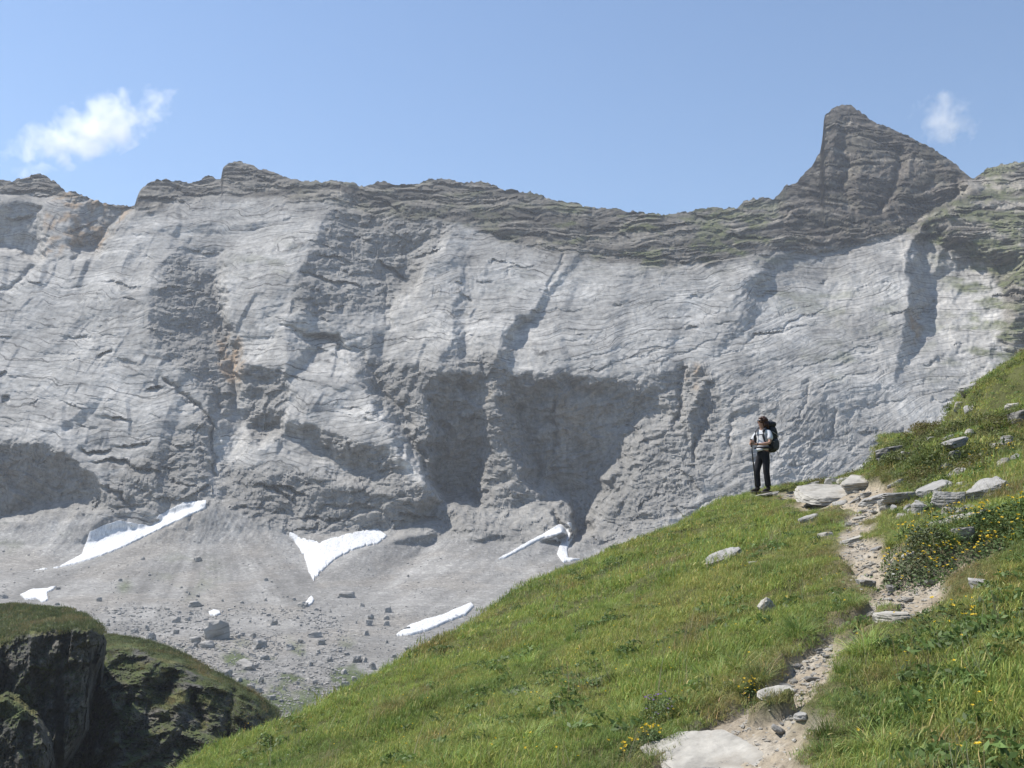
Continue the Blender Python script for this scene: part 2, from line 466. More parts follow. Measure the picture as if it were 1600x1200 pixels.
# ledges: roofs with a sharp lip, the rock stepping back below; (line, depth m, height px)
LEDGES = [
 ([(272,390),(310,393),(350,400)],5,5),([(217,312),(245,306),(284,314)],9,9),([(345,285),(372,290),(404,303)],6,5),([(225,386),(248,410)],4,6),([(40,440),(72,444)],5,5),
 ([(465,421),(520,438),(562,446)],9,7),([(488,396),(542,408)],8,5),([(480,412),(540,422),(582,430)],4,3),([(586,404),(610,418),(640,440)],12,10),([(640,400),(692,384)],8,8),
 ([(552,300),(600,318),(642,342)],6,4),([(580,309),(650,342)],5,4),([(604,360),(658,386)],6,4),([(500,368),(560,372),(600,384)],5,4),([(520,340),(580,350)],4,4),
 ([(225,607),(262,605)],9,6),([(283,624),(318,641)],7,4),([(160,654),(190,652),(216,660)],9,6),([(124,696),(176,702)],10,7),([(172,698),(204,694),(242,687)],8,4),([(140,714),(196,722),(252,741)],10,8),
 ([(255,749),(290,754),(314,766)],7,4),([(148,561),(182,548)],7,6),([(180,565),(216,570)],5,5),([(162,763),(190,770),(214,792)],9,9),([(0,588),(18,582)],8,7),([(0,620),(14,618)],8,10),
 ([(395,756),(432,762),(466,782)],9,7),([(434,761),(488,767)],8,5),([(500,790),(560,788),(610,800)],6,5),([(618,804),(660,800),(692,810)],10,9),([(450,806),(500,810),(560,816)],6,5),
 ([(516,628),(560,640),(610,662)],2.5,2.5),([(500,640),(560,655)],2,2.5),
 ([(1258,388),(1325,388),(1368,370)],6,4),([(1172,461),(1222,455)],5,4),([(1176,446),(1204,440)],4,3),([(1440,364),(1480,366),(1526,382)],14,9),([(1180,410),(1222,422)],3,3),
 ([(918,364),(960,364),(998,372)],8,5),([(1018,354),(1088,357)],7,4),([(908,394),(960,396),(1118,408)],7,5),([(784,319),(862,335)],7,5),([(758,361),(790,370),(824,388)],7,4),([(758,404),(802,416)],6,5),
 ([(700,288),(760,296)],5,4),([(1100,345),(1180,340)],6,4),([(1120,372),(1230,366)],6,4),([(1215,330),(1270,345)],6,4),([(640,296),(720,300)],5,4),([(420,290),(500,296)],6,5),([(360,270),(450,290)],7,5),
 ([(1255,372),(1330,352)],5,4),([(1240,345),(1310,350),(1380,340)],5,4),([(1296,205),(1330,203),(1362,192)],7,8),([(1304,228),(1330,232)],9,9),([(1330,262),(1372,240)],4,3),([(1330,290),(1376,262)],4,3),([(1440,270),(1494,268)],5,5),
 ([(830,576),(900,562),(1000,538)],2.5,2.5),([(900,588),(1000,556),(1090,520)],2.5,2.5),([(1000,585),(1080,550),(1150,505)],2.5,2.5),([(1182,522),(1240,500),(1296,482)],4,3),([(1140,548),(1200,520),(1290,500)],3,2.5),
 ([(1240,620),(1330,590),(1400,560)],3,2.5),([(1220,575),(1300,560),(1390,530)],3,2.5),([(1545,470),(1600,455)],10,8),([(1490,330),(1560,318)],8,5),([(1460,400),(1530,410)],4,4),([(1570,300),(1640,296)],7,5),
 ([(895,514),(920,528),(940,551)],3,2.5),([(0,340),(40,336),(66,345)],8,8),([(0,300),(50,296),(90,306)],5,4),([(100,360),(140,352)],5,6),([(735,438),(780,446)],3,3),([(716,462),(735,470)],6,6),([(712,440),(722,444)],6,6),
]
GROOVES = [([(0,460),(58,411)],6,4),([(262,590),(300,630),(326,662),(332,702),(336,742)],8,3),([(1322,245),(1319,290)],8,4),([(1413,230),(1398,290),(1372,332)],8,4),([(1438,244),(1410,300),(1390,322)],5,3),
 ([(594,430),(608,470),(612,515)],4,3),([(1440,500),(1458,470)],5,4),([(1070,580),(1062,640),(1050,672)],8,5),([(880,400),(858,455)],3,2),([(560,545),(590,600),(640,660)],5,5),
 ([(805,590),(812,690)],4,3),([(865,600),(866,700)],6,3),([(1105,640),(1085,720)],6,4),([(1150,640),(1140,720)],4,3),([(1200,660),(1185,740)],4,4),([(1310,640),(1290,690)],4,3),([(1262,600),(1250,650)],3,2)]
ledge = np.zeros((GH, GW))
def add_ledge(pts, dep, w):
    xs = np.array([p[0] for p in pts], float); ys = np.array([p[1] for p in pts], float)
    c0 = max(0, int((xs.min() - GX0) / GS)); c1 = min(GW, int((xs.max() - GX0) / GS) + 1)
    r0 = max(0, int((ys.min() - 3 - GY0) / GS)); r1 = min(GH, int((ys.max() + 4 * w - GY0) / GS) + 1)
    if c1 - c0 < 2 or r1 - r0 < 2: return
    X = gpx[c0:c1]; L_ = np.interp(X, xs, ys); e = np.clip(np.minimum(X - xs[0], xs[-1] - X) / (0.3 * (xs[-1] - xs[0]) + 1), 0, 1) ** 0.7
    s = gpy[r0:r1][:, None] - L_[None, :]
    v = np.where(s > 0, -np.exp(-(s / (w * (0.5 + 0.5 * e)[None, :])) ** 1.5), 0.25 * np.exp(s / 2.0)) * dep * e[None, :]
    ledge[r0:r1, c0:c1] += v
for pts, dep, w in LEDGES: add_ledge(pts, dep, w)
for pts, dep, w in GROOVES: ledge -= dep * np.exp(-(poly_dist(GPX, GPY, pts) / w) ** 2)
SLOPE = [(-300, .06), (150, .03), (300, .06), (450, .08), (640, .16), (760, .12), (900, -.05), (1050, -.24), (1250, -.34), (1400, -.30), (1560, .12), (1900, .1)]
lr = np.random.RandomState(3)
def rand_ledges(n, y0, y1, l0, l1, d0, d1, w0, w1, upper):
    for _ in range(n):
        px = lr.uniform(-280, 1620)
        by = float(np.interp(px, [p[0] for p in BAND], [p[1] for p in BAND])); fy = float(np.interp(px, [p[0] for p in FOOT], [p[1] for p in FOOT]))
        sy_ = float(np.interp(px, [p[0] for p in SKY_PTS], [p[1] for p in SKY_PTS]))
        py = lr.uniform(sy_ + 4, by) if upper else lr.uniform(by, min(fy, 800))
        ln = l0 + (l1 - l0) * lr.rand() ** 2; sl = float(np.interp(px, [p[0] for p in SLOPE], [p[1] for p in SLOPE])) * (0.35 if upper else 1.0) + 0.07 * lr.randn()
        if upper and 1270 < px < 1500: sl -= 0.28 * np.sign(1400 - px)
        k = 5; xs = np.linspace(px - ln / 2, px + ln / 2, k); ys = py + sl * (xs - px) + lr.randn(k).cumsum() * 1.3
        add_ledge(list(zip(xs, ys)), lr.uniform(d0, d1), lr.uniform(w0, w1))


rand_ledges(330, 0, 0, 24, 150, 1.5, 5.0, 2.0, 4.5, True)
rand_ledges(620, 0, 0, 14, 90, 0.8, 2.6, 1.6, 3.0, False)
rand_ledges(70, 0, 0, 20, 70, 3.0, 6.0, 3.0, 5.0, False)
tin = tin + blur(ledge, 0.5)
def gmask(polys, s=2.0):
    m = np.zeros((GH, GW))
    wx = 5 * pn(GPX / 22, GPY / 22, 3.3, 41) + 2.5 * pn(GPX / 8, GPY / 8, 1.1, 42); wy = 5 * pn(GPX / 22, GPY / 22, 8.3, 43) + 2.5 * pn(GPX / 8, GPY / 8, 6.1, 44)
    for p in polys: m = np.maximum(m, poly_mask(GPX + wx, GPY + wy, p))
    return blur(m, s)

# where the dark thin-bedded upper strata end and the pale slabs begin
band_y = np.interp(gpx, [p[0] for p in BAND], [p[1] for p in BAND])[None, :]
wob = 7 * fbm(GPX / 40, GPY / 14, 0.7, 3, 50)
m_band = blur(sstep(-3, 3, band_y + wob - GPY), 1.2)
m_peak = gmask([[(1215,330),(1240,280),(1280,150),(1340,150),(1530,280),(1500,310),(1440,345),(1400,366),(1262,388),(1225,370)]])
m_hill = gmask([[(1526,270),(1600,230),(1950,200),(1950,720),(1600,560),(1562,540),(1568,440),(1510,398),(1440,366),(1400,362),(1450,332)]])
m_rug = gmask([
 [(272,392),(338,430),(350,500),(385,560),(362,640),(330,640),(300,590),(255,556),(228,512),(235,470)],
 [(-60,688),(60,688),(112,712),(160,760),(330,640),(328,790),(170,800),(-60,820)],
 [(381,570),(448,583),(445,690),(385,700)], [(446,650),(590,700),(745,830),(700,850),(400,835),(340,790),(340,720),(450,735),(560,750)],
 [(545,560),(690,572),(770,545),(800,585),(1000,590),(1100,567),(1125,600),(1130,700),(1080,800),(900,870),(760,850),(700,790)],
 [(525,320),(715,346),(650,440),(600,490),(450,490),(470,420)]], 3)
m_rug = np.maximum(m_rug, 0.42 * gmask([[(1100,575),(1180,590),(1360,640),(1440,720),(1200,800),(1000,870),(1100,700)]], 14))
m_ochre = gmask([[(70,310),(105,300),(205,322),(150,396),(118,380),(95,400),(68,400)], [(338,515),(378,520),(380,605),(345,590)],
                 [(1072,570),(1092,570),(1088,608),(1076,604)], [(1421,488),(1442,492),(1436,530),(1420,560),(1416,520)]], 1.5)
m_ochre2 = gmask([[(690,590),(790,570),(800,700),(690,740)], [(850,600),(950,600),(930,690),(870,680)]], 5)
veg = fbm(GPX / 46, GPY / 17, 2.2, 5, 60)
m_veg = gmask([[(350,415),(400,385),(470,375),(462,425),(400,432)], [(1180,410),(1250,420),(1400,470),(1410,520),(1330,510),(1200,470)],
               [(1230,560),(1330,520),(1420,540),(1300,600)], [(790,460),(860,440),(880,400),(800,440)], [(1440,510),(1560,450),(1560,560),(1450,600)],[(1500,400),(1600,400),(1600,600),(1480,600),(1520,500)]], 6) * 0.65
m_green = np.clip(sstep(0.0, 0.55, veg) * (m_band * 0.50 * sstep(240, 700, GPX) + m_veg * 0.8) + 0.85 * m_hill * sstep(-0.45, 0.2, veg + 0.5 * fbm(GPX / 16, GPY / 6, 4.2, 3, 61)) + 0.9 * sstep(-0.1, 0.45, veg) * gmask([[(860,330),(1220,330),(1250,390),(1180,412),(1040,418),(880,402)],[(1440,372),(1510,392),(1570,430),(1620,560),(1530,610),(1510,520),(1475,430)]], 6), 0, 1) * (1 - m_peak * 0.75)
# scree line along the foot of the wall
foot_y = np.interp(gpx, [p[0] for p in FOOT], [p[1] for p in FOOT])[None, :]
m_scree = blur((GPY > foot_y + 5 * fbm(GPX / 26, GPY / 26, 4.4, 3, 70)).astype(float), 0.8)
m_turf = sstep(-0.15, 0.35, fbm(GPX / 60, GPY / 26, 7.7, 5, 71) + 0.9 * sstep(1000, 1110, GPY) - 0.45) * sstep(985, 1030, GPY) * sstep(20, 180, GPX)
m_turf = np.maximum(m_turf, gmask([[(182,916),(200,908),(208,915),(192,924)]], 2) * .8)
m_turf = np.maximum(m_turf, 0.30 * sstep(0.1, .5, veg) * gmask([[(-50,820),(110,815),(90,850),(-50,880)], [(280,850),(360,900),(300,940),(240,900)]], 6))

def samp(f, px, py):
    x = np.clip((px - GX0) / GS, 0, GW - 1.001); y = np.clip((py - GY0) / GS, 0, GH - 1.001)
    i = x.astype(int); j = y.astype(int); u = x - i; v = y - j
    return (f[j, i] * (1 - u) + f[j, i + 1] * u) * (1 - v) + (f[j + 1, i] * (1 - u) + f[j + 1, i + 1] * u) * v

def unproject(px, py, Y):
    t = (600.0 - py) / F; s = (px - 800.0) / F
    c, sn = math.cos(PITCH), math.sin(PITCH)
    y = c - t * sn
    return np.stack([s / y * Y, Y, (sn + t * c) / y * Y], -1)

def facets(u, v, seed):
    """broken rock: every jittered cell is a block face with a tilt of its own"""
    iu = np.floor(u); iv = np.floor(v); best = np.full(u.shape, 9.0); out = np.zeros(u.shape)
    for a in (-1, 0, 1):
        for b in (-1, 0, 1):
            ci = ((iu + a).astype(np.int64) & 255); cj = ((iv + b).astype(np.int64) & 255)
            h = _perm[_perm[ci + seed % 200] + cj]
            du = u - (iu + a + 0.5 + 0.42 * _g[h, 0]); dv = v - (iv + b + 0.5 + 0.42 * _g[h, 1])
            dd = du * du + dv * dv
            m_ = dd < best; best = np.where(m_, dd, best)
            k = _perm[h + 7]
            out = np.where(m_, _g[k, 0] * du * 1.1 + _g[k, 1] * dv * 1.1 + 0.35 * _g[k, 2], out)
    return out
def bedding(px, x, y, z):
    """height measured along the tilted, warped beds"""
    tl = [(-300, .0), (150, -.12), (300, .02), (450, -.05), (600, .12), (800, .02), (1000, .22), (1200, .42), (1400, .46), (1560, .05), (1900, -.1)]
    gxx = np.linspace(-300, 1900, 221); gt = np.interp(gxx, [q[0] for q in tl], [q[1] for q in tl]); cum = np.cumsum(gt) * 10 * 0.6
    low = sstep(330, 90, z)                                  # the upper strata lie flat, the slabs below are folded
    return z - (0.25 + 0.75 * low) * np.interp(px, gxx, cum) + 14 * fbm(x / 95, y / 95, z / 170, 3, 14) + 1.6 * fbm(x / 26, y / 26, z / 60, 3, 15) - 0.18 * y
def mtn_relief(px, py):
    """depth of the finished mountain surface for arrays of photograph directions"""
    rough_edge = np.clip((870 - py) / 60, 0.25, 1)
    jx = rough_edge * (9 * pn(px / 42, py / 42, 0.5, 110) + 5.5 * pn(px / 17, py / 17, 0.5, 111) + 3.0 * pn(px / 6.5, py / 6.5, 0.5, 112))
    jy = rough_edge * (8 * pn(px / 42, py / 34, 7.5, 113) + 4.5 * pn(px / 17, py / 13, 7.5, 114) + 1.8 * pn(px / 6.5, py / 5.5, 7.5, 115))
    Y = base_depth(py) - samp(tin, px + jx, py + jy)
    P = unproject(px, py, Y)
    x, y, z = P[..., 0], P[..., 1], P[..., 2]
    rug = samp(m_rug, px, py); bnd = samp(m_band, px, py); pk = samp(m_peak, px, py); hl = samp(m_hill, px, py); sc = samp(m_scree, px, py)
    rock = 1 - sc
    d = 0
    # broad undulation, buttresses, rubble
    wx0 = 7 * fbm(x / 30, y / 30, z / 30, 3, 2); wz0 = 7 * fbm(x / 30, y / 30, z / 30, 3, 3)
    xw, zw = x + wx0, z + wz0
    d = d + rock * 4.0 * fbm(x / 75, y / 75, z / 90, 3, 1)
    d = d + rock * (0.4 + 0.9 * rug) * ridged((xw + 0.35 * zw) / 30, y / 34, (zw - 0.3 * xw) / 18, 5, 5, 0.55)
    # joints: asymmetric steps whose steep side looks right, and slanting breaks
    for ca, sa, per, amp, sd_ in ((1.0, 0.35, 21.0, 2.6, 100), (0.9, -0.5, 11.0, 1.3, 101), (0.45, 0.9, 8.0, 1.0, 102), (0.97, 0.2, 4.6, 0.55, 103)):
        q = (xw * ca + zw * sa) / per + 0.9 * pn(x / (per * 2.5), y / (per * 2.5), z / (per * 2.5), sd_)
        f = q - np.floor(q)
        saw = np.where(f < 0.78, f / 0.78, (1 - f) / 0.22) - 0.5
        d = d + rock * amp * (0.05 + 1.0 * rug + 0.25 * bnd + 0.5 * pk) * saw * sstep(-0.35, 0.35, fbm(x / (per * 4), y / (per * 4), z / (per * 3), 2, sd_ + 9))
    d = d + rock * (0.13 + 0.75 * rug + 0.45 * bnd) * fbm(x / 6, y / 7, z / 4.5, 4, 9, 0.7)
    # bedding steps: sharp little ledges following tilted, warped beds
    h = bedding(px, x, y, z)
    for per, amp, sd_ in ((26.0, 1.5, 19), (15.0, 1.2, 20), (7.0, 0.75, 21), (3.8, 0.36, 22)):
        q = h / per + 0.35 * pn(x / (per * 6), y / (per * 6), z / (per * 2), sd_)
        f = q - np.floor(q)
        saw = np.where(f < 0.86, f / 0.86, (1 - f) / 0.14) - 0.5
        patch = sstep(0.0, 0.5, fbm(x / 55, y / 50, h / 20, 4, sd_ + 5)) * 1.3
        a = (0.30 + 3.2 * bnd + 1.0 * rug + 1.0 * pk * (per < 10) + 1.0 * hl) * patch
        d = d + rock * amp * a * saw * 1.5
    for cs_, amp, sd_ in ((19.0, 2.4, 3), (8.5, 1.15, 40), (4.4, 0.5, 80)):
        u = (xw * 0.92 + zw * 0.25) / cs_; v = (zw * 0.95 - xw * 0.25) / (cs_ * 0.75)
        d = d + rock * amp * (0.025 + 1.0 * rug + 0.35 * bnd + 0.5 * pk) * facets(u, v, sd_)
    # secondary ribs: long gentle rise, short steep side looking right
    for per, amp, sd_ in ((62.0, 8.5, 130), (27.0, 3.2, 131), (12.0, 1.1, 132)):
        q = (x * 0.94 - (z * 0.34) * np.interp(px, [200, 600, 1000, 1300], [-0.6, 0.5, 1.0, 1.3])) / per + 1.1 * pn(x / (per * 2.2), y / 200, z / (per * 3.2), sd_)
        f = q - np.floor(q)
        saw = np.where(f < 0.84, f / 0.84, (1 - f) / 0.16) - 0.5
        d = d + rock * amp * (1 - 0.5 * bnd) * (1 - 0.6 * pk) * saw * sstep(-0.15, 0.5, fbm(x / (per * 2), y / 150, z / (per * 1.3), 3, sd_ + 5)) * np.clip((px + 60) / 120, 0.4, 1) * np.interp(px, [0, 740, 820, 1100, 1160, 1250, 1420, 1500], [0.9, 0.9, 0.28, 0.35, 0.6, 0.35, 0.35, 0.8])
    # slanting runnels on the pale slabs
    slab = rock * (1 - bnd) * (1 - rug)
    q = x / 9.0 + 0.10 * z + 1.6 * pn(x / 40, y / 40, z / 40, 30)
    d = d + slab * 0.5 * (1 - 2 * np.abs(pn(q, z / 60, y / 60, 31)) ** 0.7)
    # scree: hummocks, ribs and rubble
    far = np.clip((1050 - py) / 200, 0, 1)
    d = d + sc * (1.3 * ridged(x / 17 + 0.5 * pn(x / 60, y / 60, 0.1, 38), y / 150, 0.3, 4, 37, 0.6) + 1.6 * fbm(x / 34, y / 34, z / 34, 3, 34) + 0.5 * fbm(x / 5, y / 5, z / 5, 5, 35, 0.75)) * (0.5 + 0.5 * far)
    d = d + sc * samp(m_turf, px, py) * 1.3 * ridged(x / 12, y / 16, z / 8, 3, 36)
    return Y - d

NC = 1300
cols = np.linspace(-260, 1860, NC)
tt = np.concatenate([np.linspace(0, 1, 500)])
skyl = np.interp(cols, [p[0] for p in SKY_PTS], [p[1] for p in SKY_PTS])
skyl = skyl + 2.2 * fbm(cols / 16, 0.3, 0.7, 3, 80, 0.6) + 0.8 * np.sign(pn(cols / 7, 2.3, 0.2, 84))
BOT = 1300.0
_k = np.exp(-0.5 * (np.arange(-120, 121) / 40.0) ** 2); _k /= _k.sum()
skys = np.convolve(np.pad(skyl, 120, mode='edge'), _k, mode='valid')
PY = skys[None, :] + (BOT - skys[None, :]) * tt[:, None] ** 1.12
PY = PY + (skyl - skys)[None, :] * np.clip(1 - tt[:, None] / 0.22, 0, 1) ** 1.3
PX = np.broadcast_to(cols[None, :], PY.shape)
Ym = mtn_relief(PX, PY)
V = unproject(PX, PY, Ym)
# back of the mountain: falls away behind the ridge
back = []
for k, (dy, dz) in enumerate(((14, -6), (60, -60), (260, -520))):
    b = V[0].copy(); b[:, 1] += dy + 6 * fbm(cols / 40, k, 0, 2, 85); b[:, 2] += dz; b[:, 0] *= 1 + dy / 1200
    back.append(b)
VB = np.concatenate([np.stack(back[::-1]), V], 0)
PXB = np.concatenate([np.repeat(PX[:1], 3, 0), PX]); PYB = np.concatenate([np.repeat(PY[:1], 3, 0), PY])
# colours of the rock, soil and plants themselves
x, y, z = VB[..., 0], VB[..., 1], VB[..., 2]
def mixc(c, k, m): return c * (1 - m[..., None]) + np.array(k) * m[..., None]
g = lambda f: samp(f, PXB, PYB)
colr = np.broadcast_to(np.array([0.372, 0.360, 0.338]), VB.shape).copy()
tone = 1 + 0.26 * fbm(x / 60, y / 60, z / 45, 5, 90, 0.6) + 0.16 * fbm(x / 16, y / 16, z / 5, 3, 91)
colr *= tone[..., None]
hb = bedding(PXB, x, y, z)
beds = sstep(-0.35, 0.35, pn(hb / 5.5, x / 160, 0.4, 98) + 0.5 * pn(hb / 2.2, x / 90, 0.4, 99))
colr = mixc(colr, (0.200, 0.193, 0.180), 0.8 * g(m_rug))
fr = sstep(42, -6, PYB - np.interp(PXB, [p[0] for p in BAND], [p[1] for p in BAND]) - 26 * fbm(PXB / 60, PYB / 18, 1.7, 4, 88))
colr = mixc(colr, (0.20, 0.187, 0.168), 0.55 * fr)
colr = mixc(colr, (0.120, 0.110, 0.094), 0.88 * g(m_band))
colr = mixc(colr, (0.088, 0.078, 0.066), 0.94 * g(m_peak))
colr = mixc(colr, (0.19, 0.175, 0.15), 0.8 * g(m_hill))
ol = sstep(-0.3, 0.5, fbm(x / 12, y / 12, z / 40, 4, 92))
colr = mixc(colr, (0.34, 0.24, 0.15), 0.8 * g(m_ochre) * ol)
colr = mixc(colr, (0.27, 0.235, 0.19), 0.6 * g(m_ochre2) * ol)
colr = mixc(colr, (0.33, 0.30, 0.25), 0.4 * g(m_band) * sstep(0.2, 0.6, fbm(x / 20, y / 20, z / 6, 4, 93)))
colr = colr * (1 + (g(m_band) * 0.9 + g(m_hill) * 0.4) * (0.75 * beds - 0.42))[..., None]
cg = g(m_green) * (0.6 + 0.4 * sstep(-.3, .3, fbm(x / 9, y / 9, z / 5, 3, 94)))
colr = mixc(colr, (0.098, 0.112, 0.045), cg * 0.85)
scr = np.broadcast_to(np.array([0.272, 0.264, 0.250]), VB.shape).copy() * (1 + 0.22 * fbm(x / 50, y / 80, z / 30, 4, 96))[..., None]
th = np.arctan2(PXB - 330, PYB - 770); rd = np.hypot(PXB - 330, PYB - 770)
s1 = fbm(th * 9, rd / 160, 0.5, 4, 141, 0.6); s2 = fbm((PXB * 0.55 + PYB * 0.84) / 16, (PXB * 0.84 - PYB * 0.55) / 150, 0.5, 4, 142, 0.6)
kx = sstep(430, 500, PXB)
scr = scr * (1 + 0.26 * (s1 * (1 - kx) + s2 * kx) * sstep(1000, 930, PYB))[..., None]
scr = mixc(scr, (0.29, 0.27, 0.242), 0.6 * sstep(0, .5, fbm(x / 45, y / 70, 0.5, 3, 97)))
scr = mixc(scr, (0.085, 0.115, 0.040), 0.85 * g(m_turf))
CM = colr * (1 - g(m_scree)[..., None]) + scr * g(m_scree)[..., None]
nrow = VB.shape[0]
faces = grid_faces(nrow, NC)
fm = g(m_scree).reshape(-1)[faces].mean(1) > 0.5
def sub_mesh(name, sel, mat, smooth=True):
    f = faces[sel]
    used = np.unique(f); re = np.full(nrow * NC, -1); re[used] = np.arange(len(used))
    return mesh_np(name, VB.reshape(-1, 3)[used], re[f], mat, smooth, {'col': CM.reshape(-1, 3)[used], 'bed': bedv.reshape(-1, 3)[used], 'slab': slabv.reshape(-1)[used]})
slabv = np.clip(1 - 0.75 * g(m_rug) - 0.5 * g(m_peak), 0, 1)
bedv = np.stack([x, bedding(PXB, x, y, z), y], -1)
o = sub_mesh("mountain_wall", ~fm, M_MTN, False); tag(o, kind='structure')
o = sub_mesh("scree_slope", fm, M_SCREE); tag(o, kind='structure')

def scree_point(px, py):
    a = np.array([px], float); b = np.array([py], float)
    return unproject(a, b, mtn_relief(a, b))[0]

# ---------------------------------------------------------------- bluffs in the middle distance
def interp(pts):
    xs = [p[0] for p in pts]; ys = [p[1] for p in pts]
    return lambda v: np.interp(v, xs, ys)

M_BLUFF = mat_attr("bluff_rock", 1.3, 0.5, 1.5, 0.6)

def relief_patch(name, c0, c1, nc, nr, top, bot, yfun, turf, backs, seed):
    c = np.linspace(c0, c1, nc)
    t = top(c) + 1.6 * fbm(c / 11, seed, 0, 3, seed) ; b = bot(c)
    PY_ = t[None, :] + (b - t)[None, :] * np.linspace(0, 1, nr)[:, None]
    PX_ = np.broadcast_to(c[None, :], PY_.shape)
    Y = yfun(PX_, PY_)
    P = unproject(PX_, PY_, Y)
    # slope decides where turf can hold
    du = np.gradient(P, axis=1); dv = np.gradient(P, axis=0)
    n = np.cross(dv, du); n /= np.linalg.norm(n, axis=-1, keepdims=True) + 1e-9
    nz = np.abs(n[..., 2])
    x, y, z = P[..., 0], P[..., 1], P[..., 2]
    rockc = np.array([0.090, 0.086, 0.076]) * (1 + 0.35 * fbm(x / 7, y / 7, z / 5, 4, seed + 2))[..., None]
    pale = sstep(0.25, 0.7, fbm(x / 3, y / 3, z / 2, 3, seed + 6))
    rockc = mixc(rockc, (0.20, 0.185, 0.16), 0.5 * pale)
    tm = np.clip(turf(PX_, PY_) + 0.9 * sstep(0.55, 0.85, nz + 0.22 * fbm(x / 4, y / 4, z / 4, 3, seed + 3)) , 0, 1) * sstep(-0.75, 0.15, fbm(x / 6, y / 6, z / 4, 4, seed + 4) + turf(PX_, PY_))
    gc = np.array([0.070, 0.086, 0.032]) * (1 + 0.35 * fbm(x / 5, y / 5, z / 5, 4, seed + 5))[..., None]
    gc = mixc(gc, (0.15, 0.135, 0.055), sstep(0.1, 0.6, fbm(x / 8, y / 8, z / 8, 3, seed + 7)) * 0.6)
    col = rockc * (1 - tm[..., None]) + gc * tm[..., None]
    rows = [P]; cr = [col]
    for dy, dz in backs:
        q = P[0].copy(); q[:, 1] += dy; q[:, 2] += dz; q[:, 0] *= (1 + dy / 170)
        rows.insert(0, q[None]); cr.insert(0, col[:1])
    q = P[-1] * (1 + 45 / P[-1][:, 1:2]); q[:, 0] -= 9 * (c > 90) * (name == "grassy_bluff"); rows.append(q[None]); cr.append(col[-1:])
    A = np.concatenate(rows); K = np.concatenate(cr)
    o = mesh_np(name, A.reshape(-1, 3), grid_faces(A.shape[0], nc), M_BLUFF, False, {'col': K.reshape(-1, 3)})
    tag(o, kind='structure'); return o

topA = interp([(-320, 930), (0, 945), (20, 943), (60, 947), (100, 950), (130, 959), (150, 974), (160, 985), (167, 1003)])
botA = interp([(-320, 1330), (85, 1330), (100, 1205), (122, 1172), (139, 1140), (143, 1100), (151, 1058), (160, 1032), (167, 1004)])
rimA = interp([(-320, 1030), (0, 1008), (28, 990), (77, 980), (140, 978), (167, 990)])
rgtA = interp([(940, 167), (1004, 167), (1032, 161), (1058, 152), (1100, 144), (1140, 139), (1172, 122), (1205, 100), (1330, 84)])
def yA(px, py):
    r = rimA(px) + 5 * fbm(px / 18, py / 30, 1, 3, 201)
    Y = np.where(py < r, 168 + (r - py) * 0.9, 168 - np.clip(py - r, 0, 200) * 0.03)
    ledge = interp([(-320, 1040), (0, 1075), (30, 1085), (60, 1112), (80, 1145), (100, 1300)])(px) + 4 * fbm(px / 12, 0.5, 2, 3, 202)
    Y = Y - np.where(py > ledge, np.clip((py - ledge) * 0.5, 0, 9), 0) * sstep(95, 60, px)
    e = np.clip((rgtA(py) - px) / 34, 0, 1)
    Y = Y + 16 * (1 - np.sqrt(np.clip(1 - (1 - e) ** 2, 0, 1)))
    P = unproject(px, py, Y); x, y, z = P[..., 0], P[..., 1], P[..., 2]
    f = sstep(-4, 8, py - r)
    Y = Y - f * (2.2 * facets(x / 5.5, z / 7.0, 33) + 1.1 * facets(x / 2.2, z / 2.8, 90))
    q = (x * 0.95 + z * 0.12) / 6.0 + 0.9 * pn(x / 14, y / 14, z / 20, 207); q = q - np.floor(q)
    Y = Y - f * (1.8 * (np.where(q < .8, q / .8, (1 - q) / .2) - .5) + 1.3 * ridged(x / 7, y / 9, z / 10, 6, 203, 0.6) + 0.8 * fbm(x / 2.2, y / 3, z / 2.2, 4, 204, 0.65)) - (1 - f) * 0.9 * fbm(x / 5, y / 5, z / 5, 5, 205, 0.6)
    return Y
def turfA(px, py):
    return sstep(8, -3, py - rimA(px) - 7 * fbm(px / 14, py / 14, 3, 3, 206)) + 0.7 * sstep(0, 1, gaussblob(px, py, 20, 1105, 50, 28)) 
def gaussblob(px, py, cx, cy, rx, ry): return np.exp(-(((px - cx) / rx) ** 2 + ((py - cy) / ry) ** 2))
relief_patch("grassy_bluff", -320, 167, 330, 260, topA, botA, yA, turfA, ((10, -5), (40, -60)), 210)

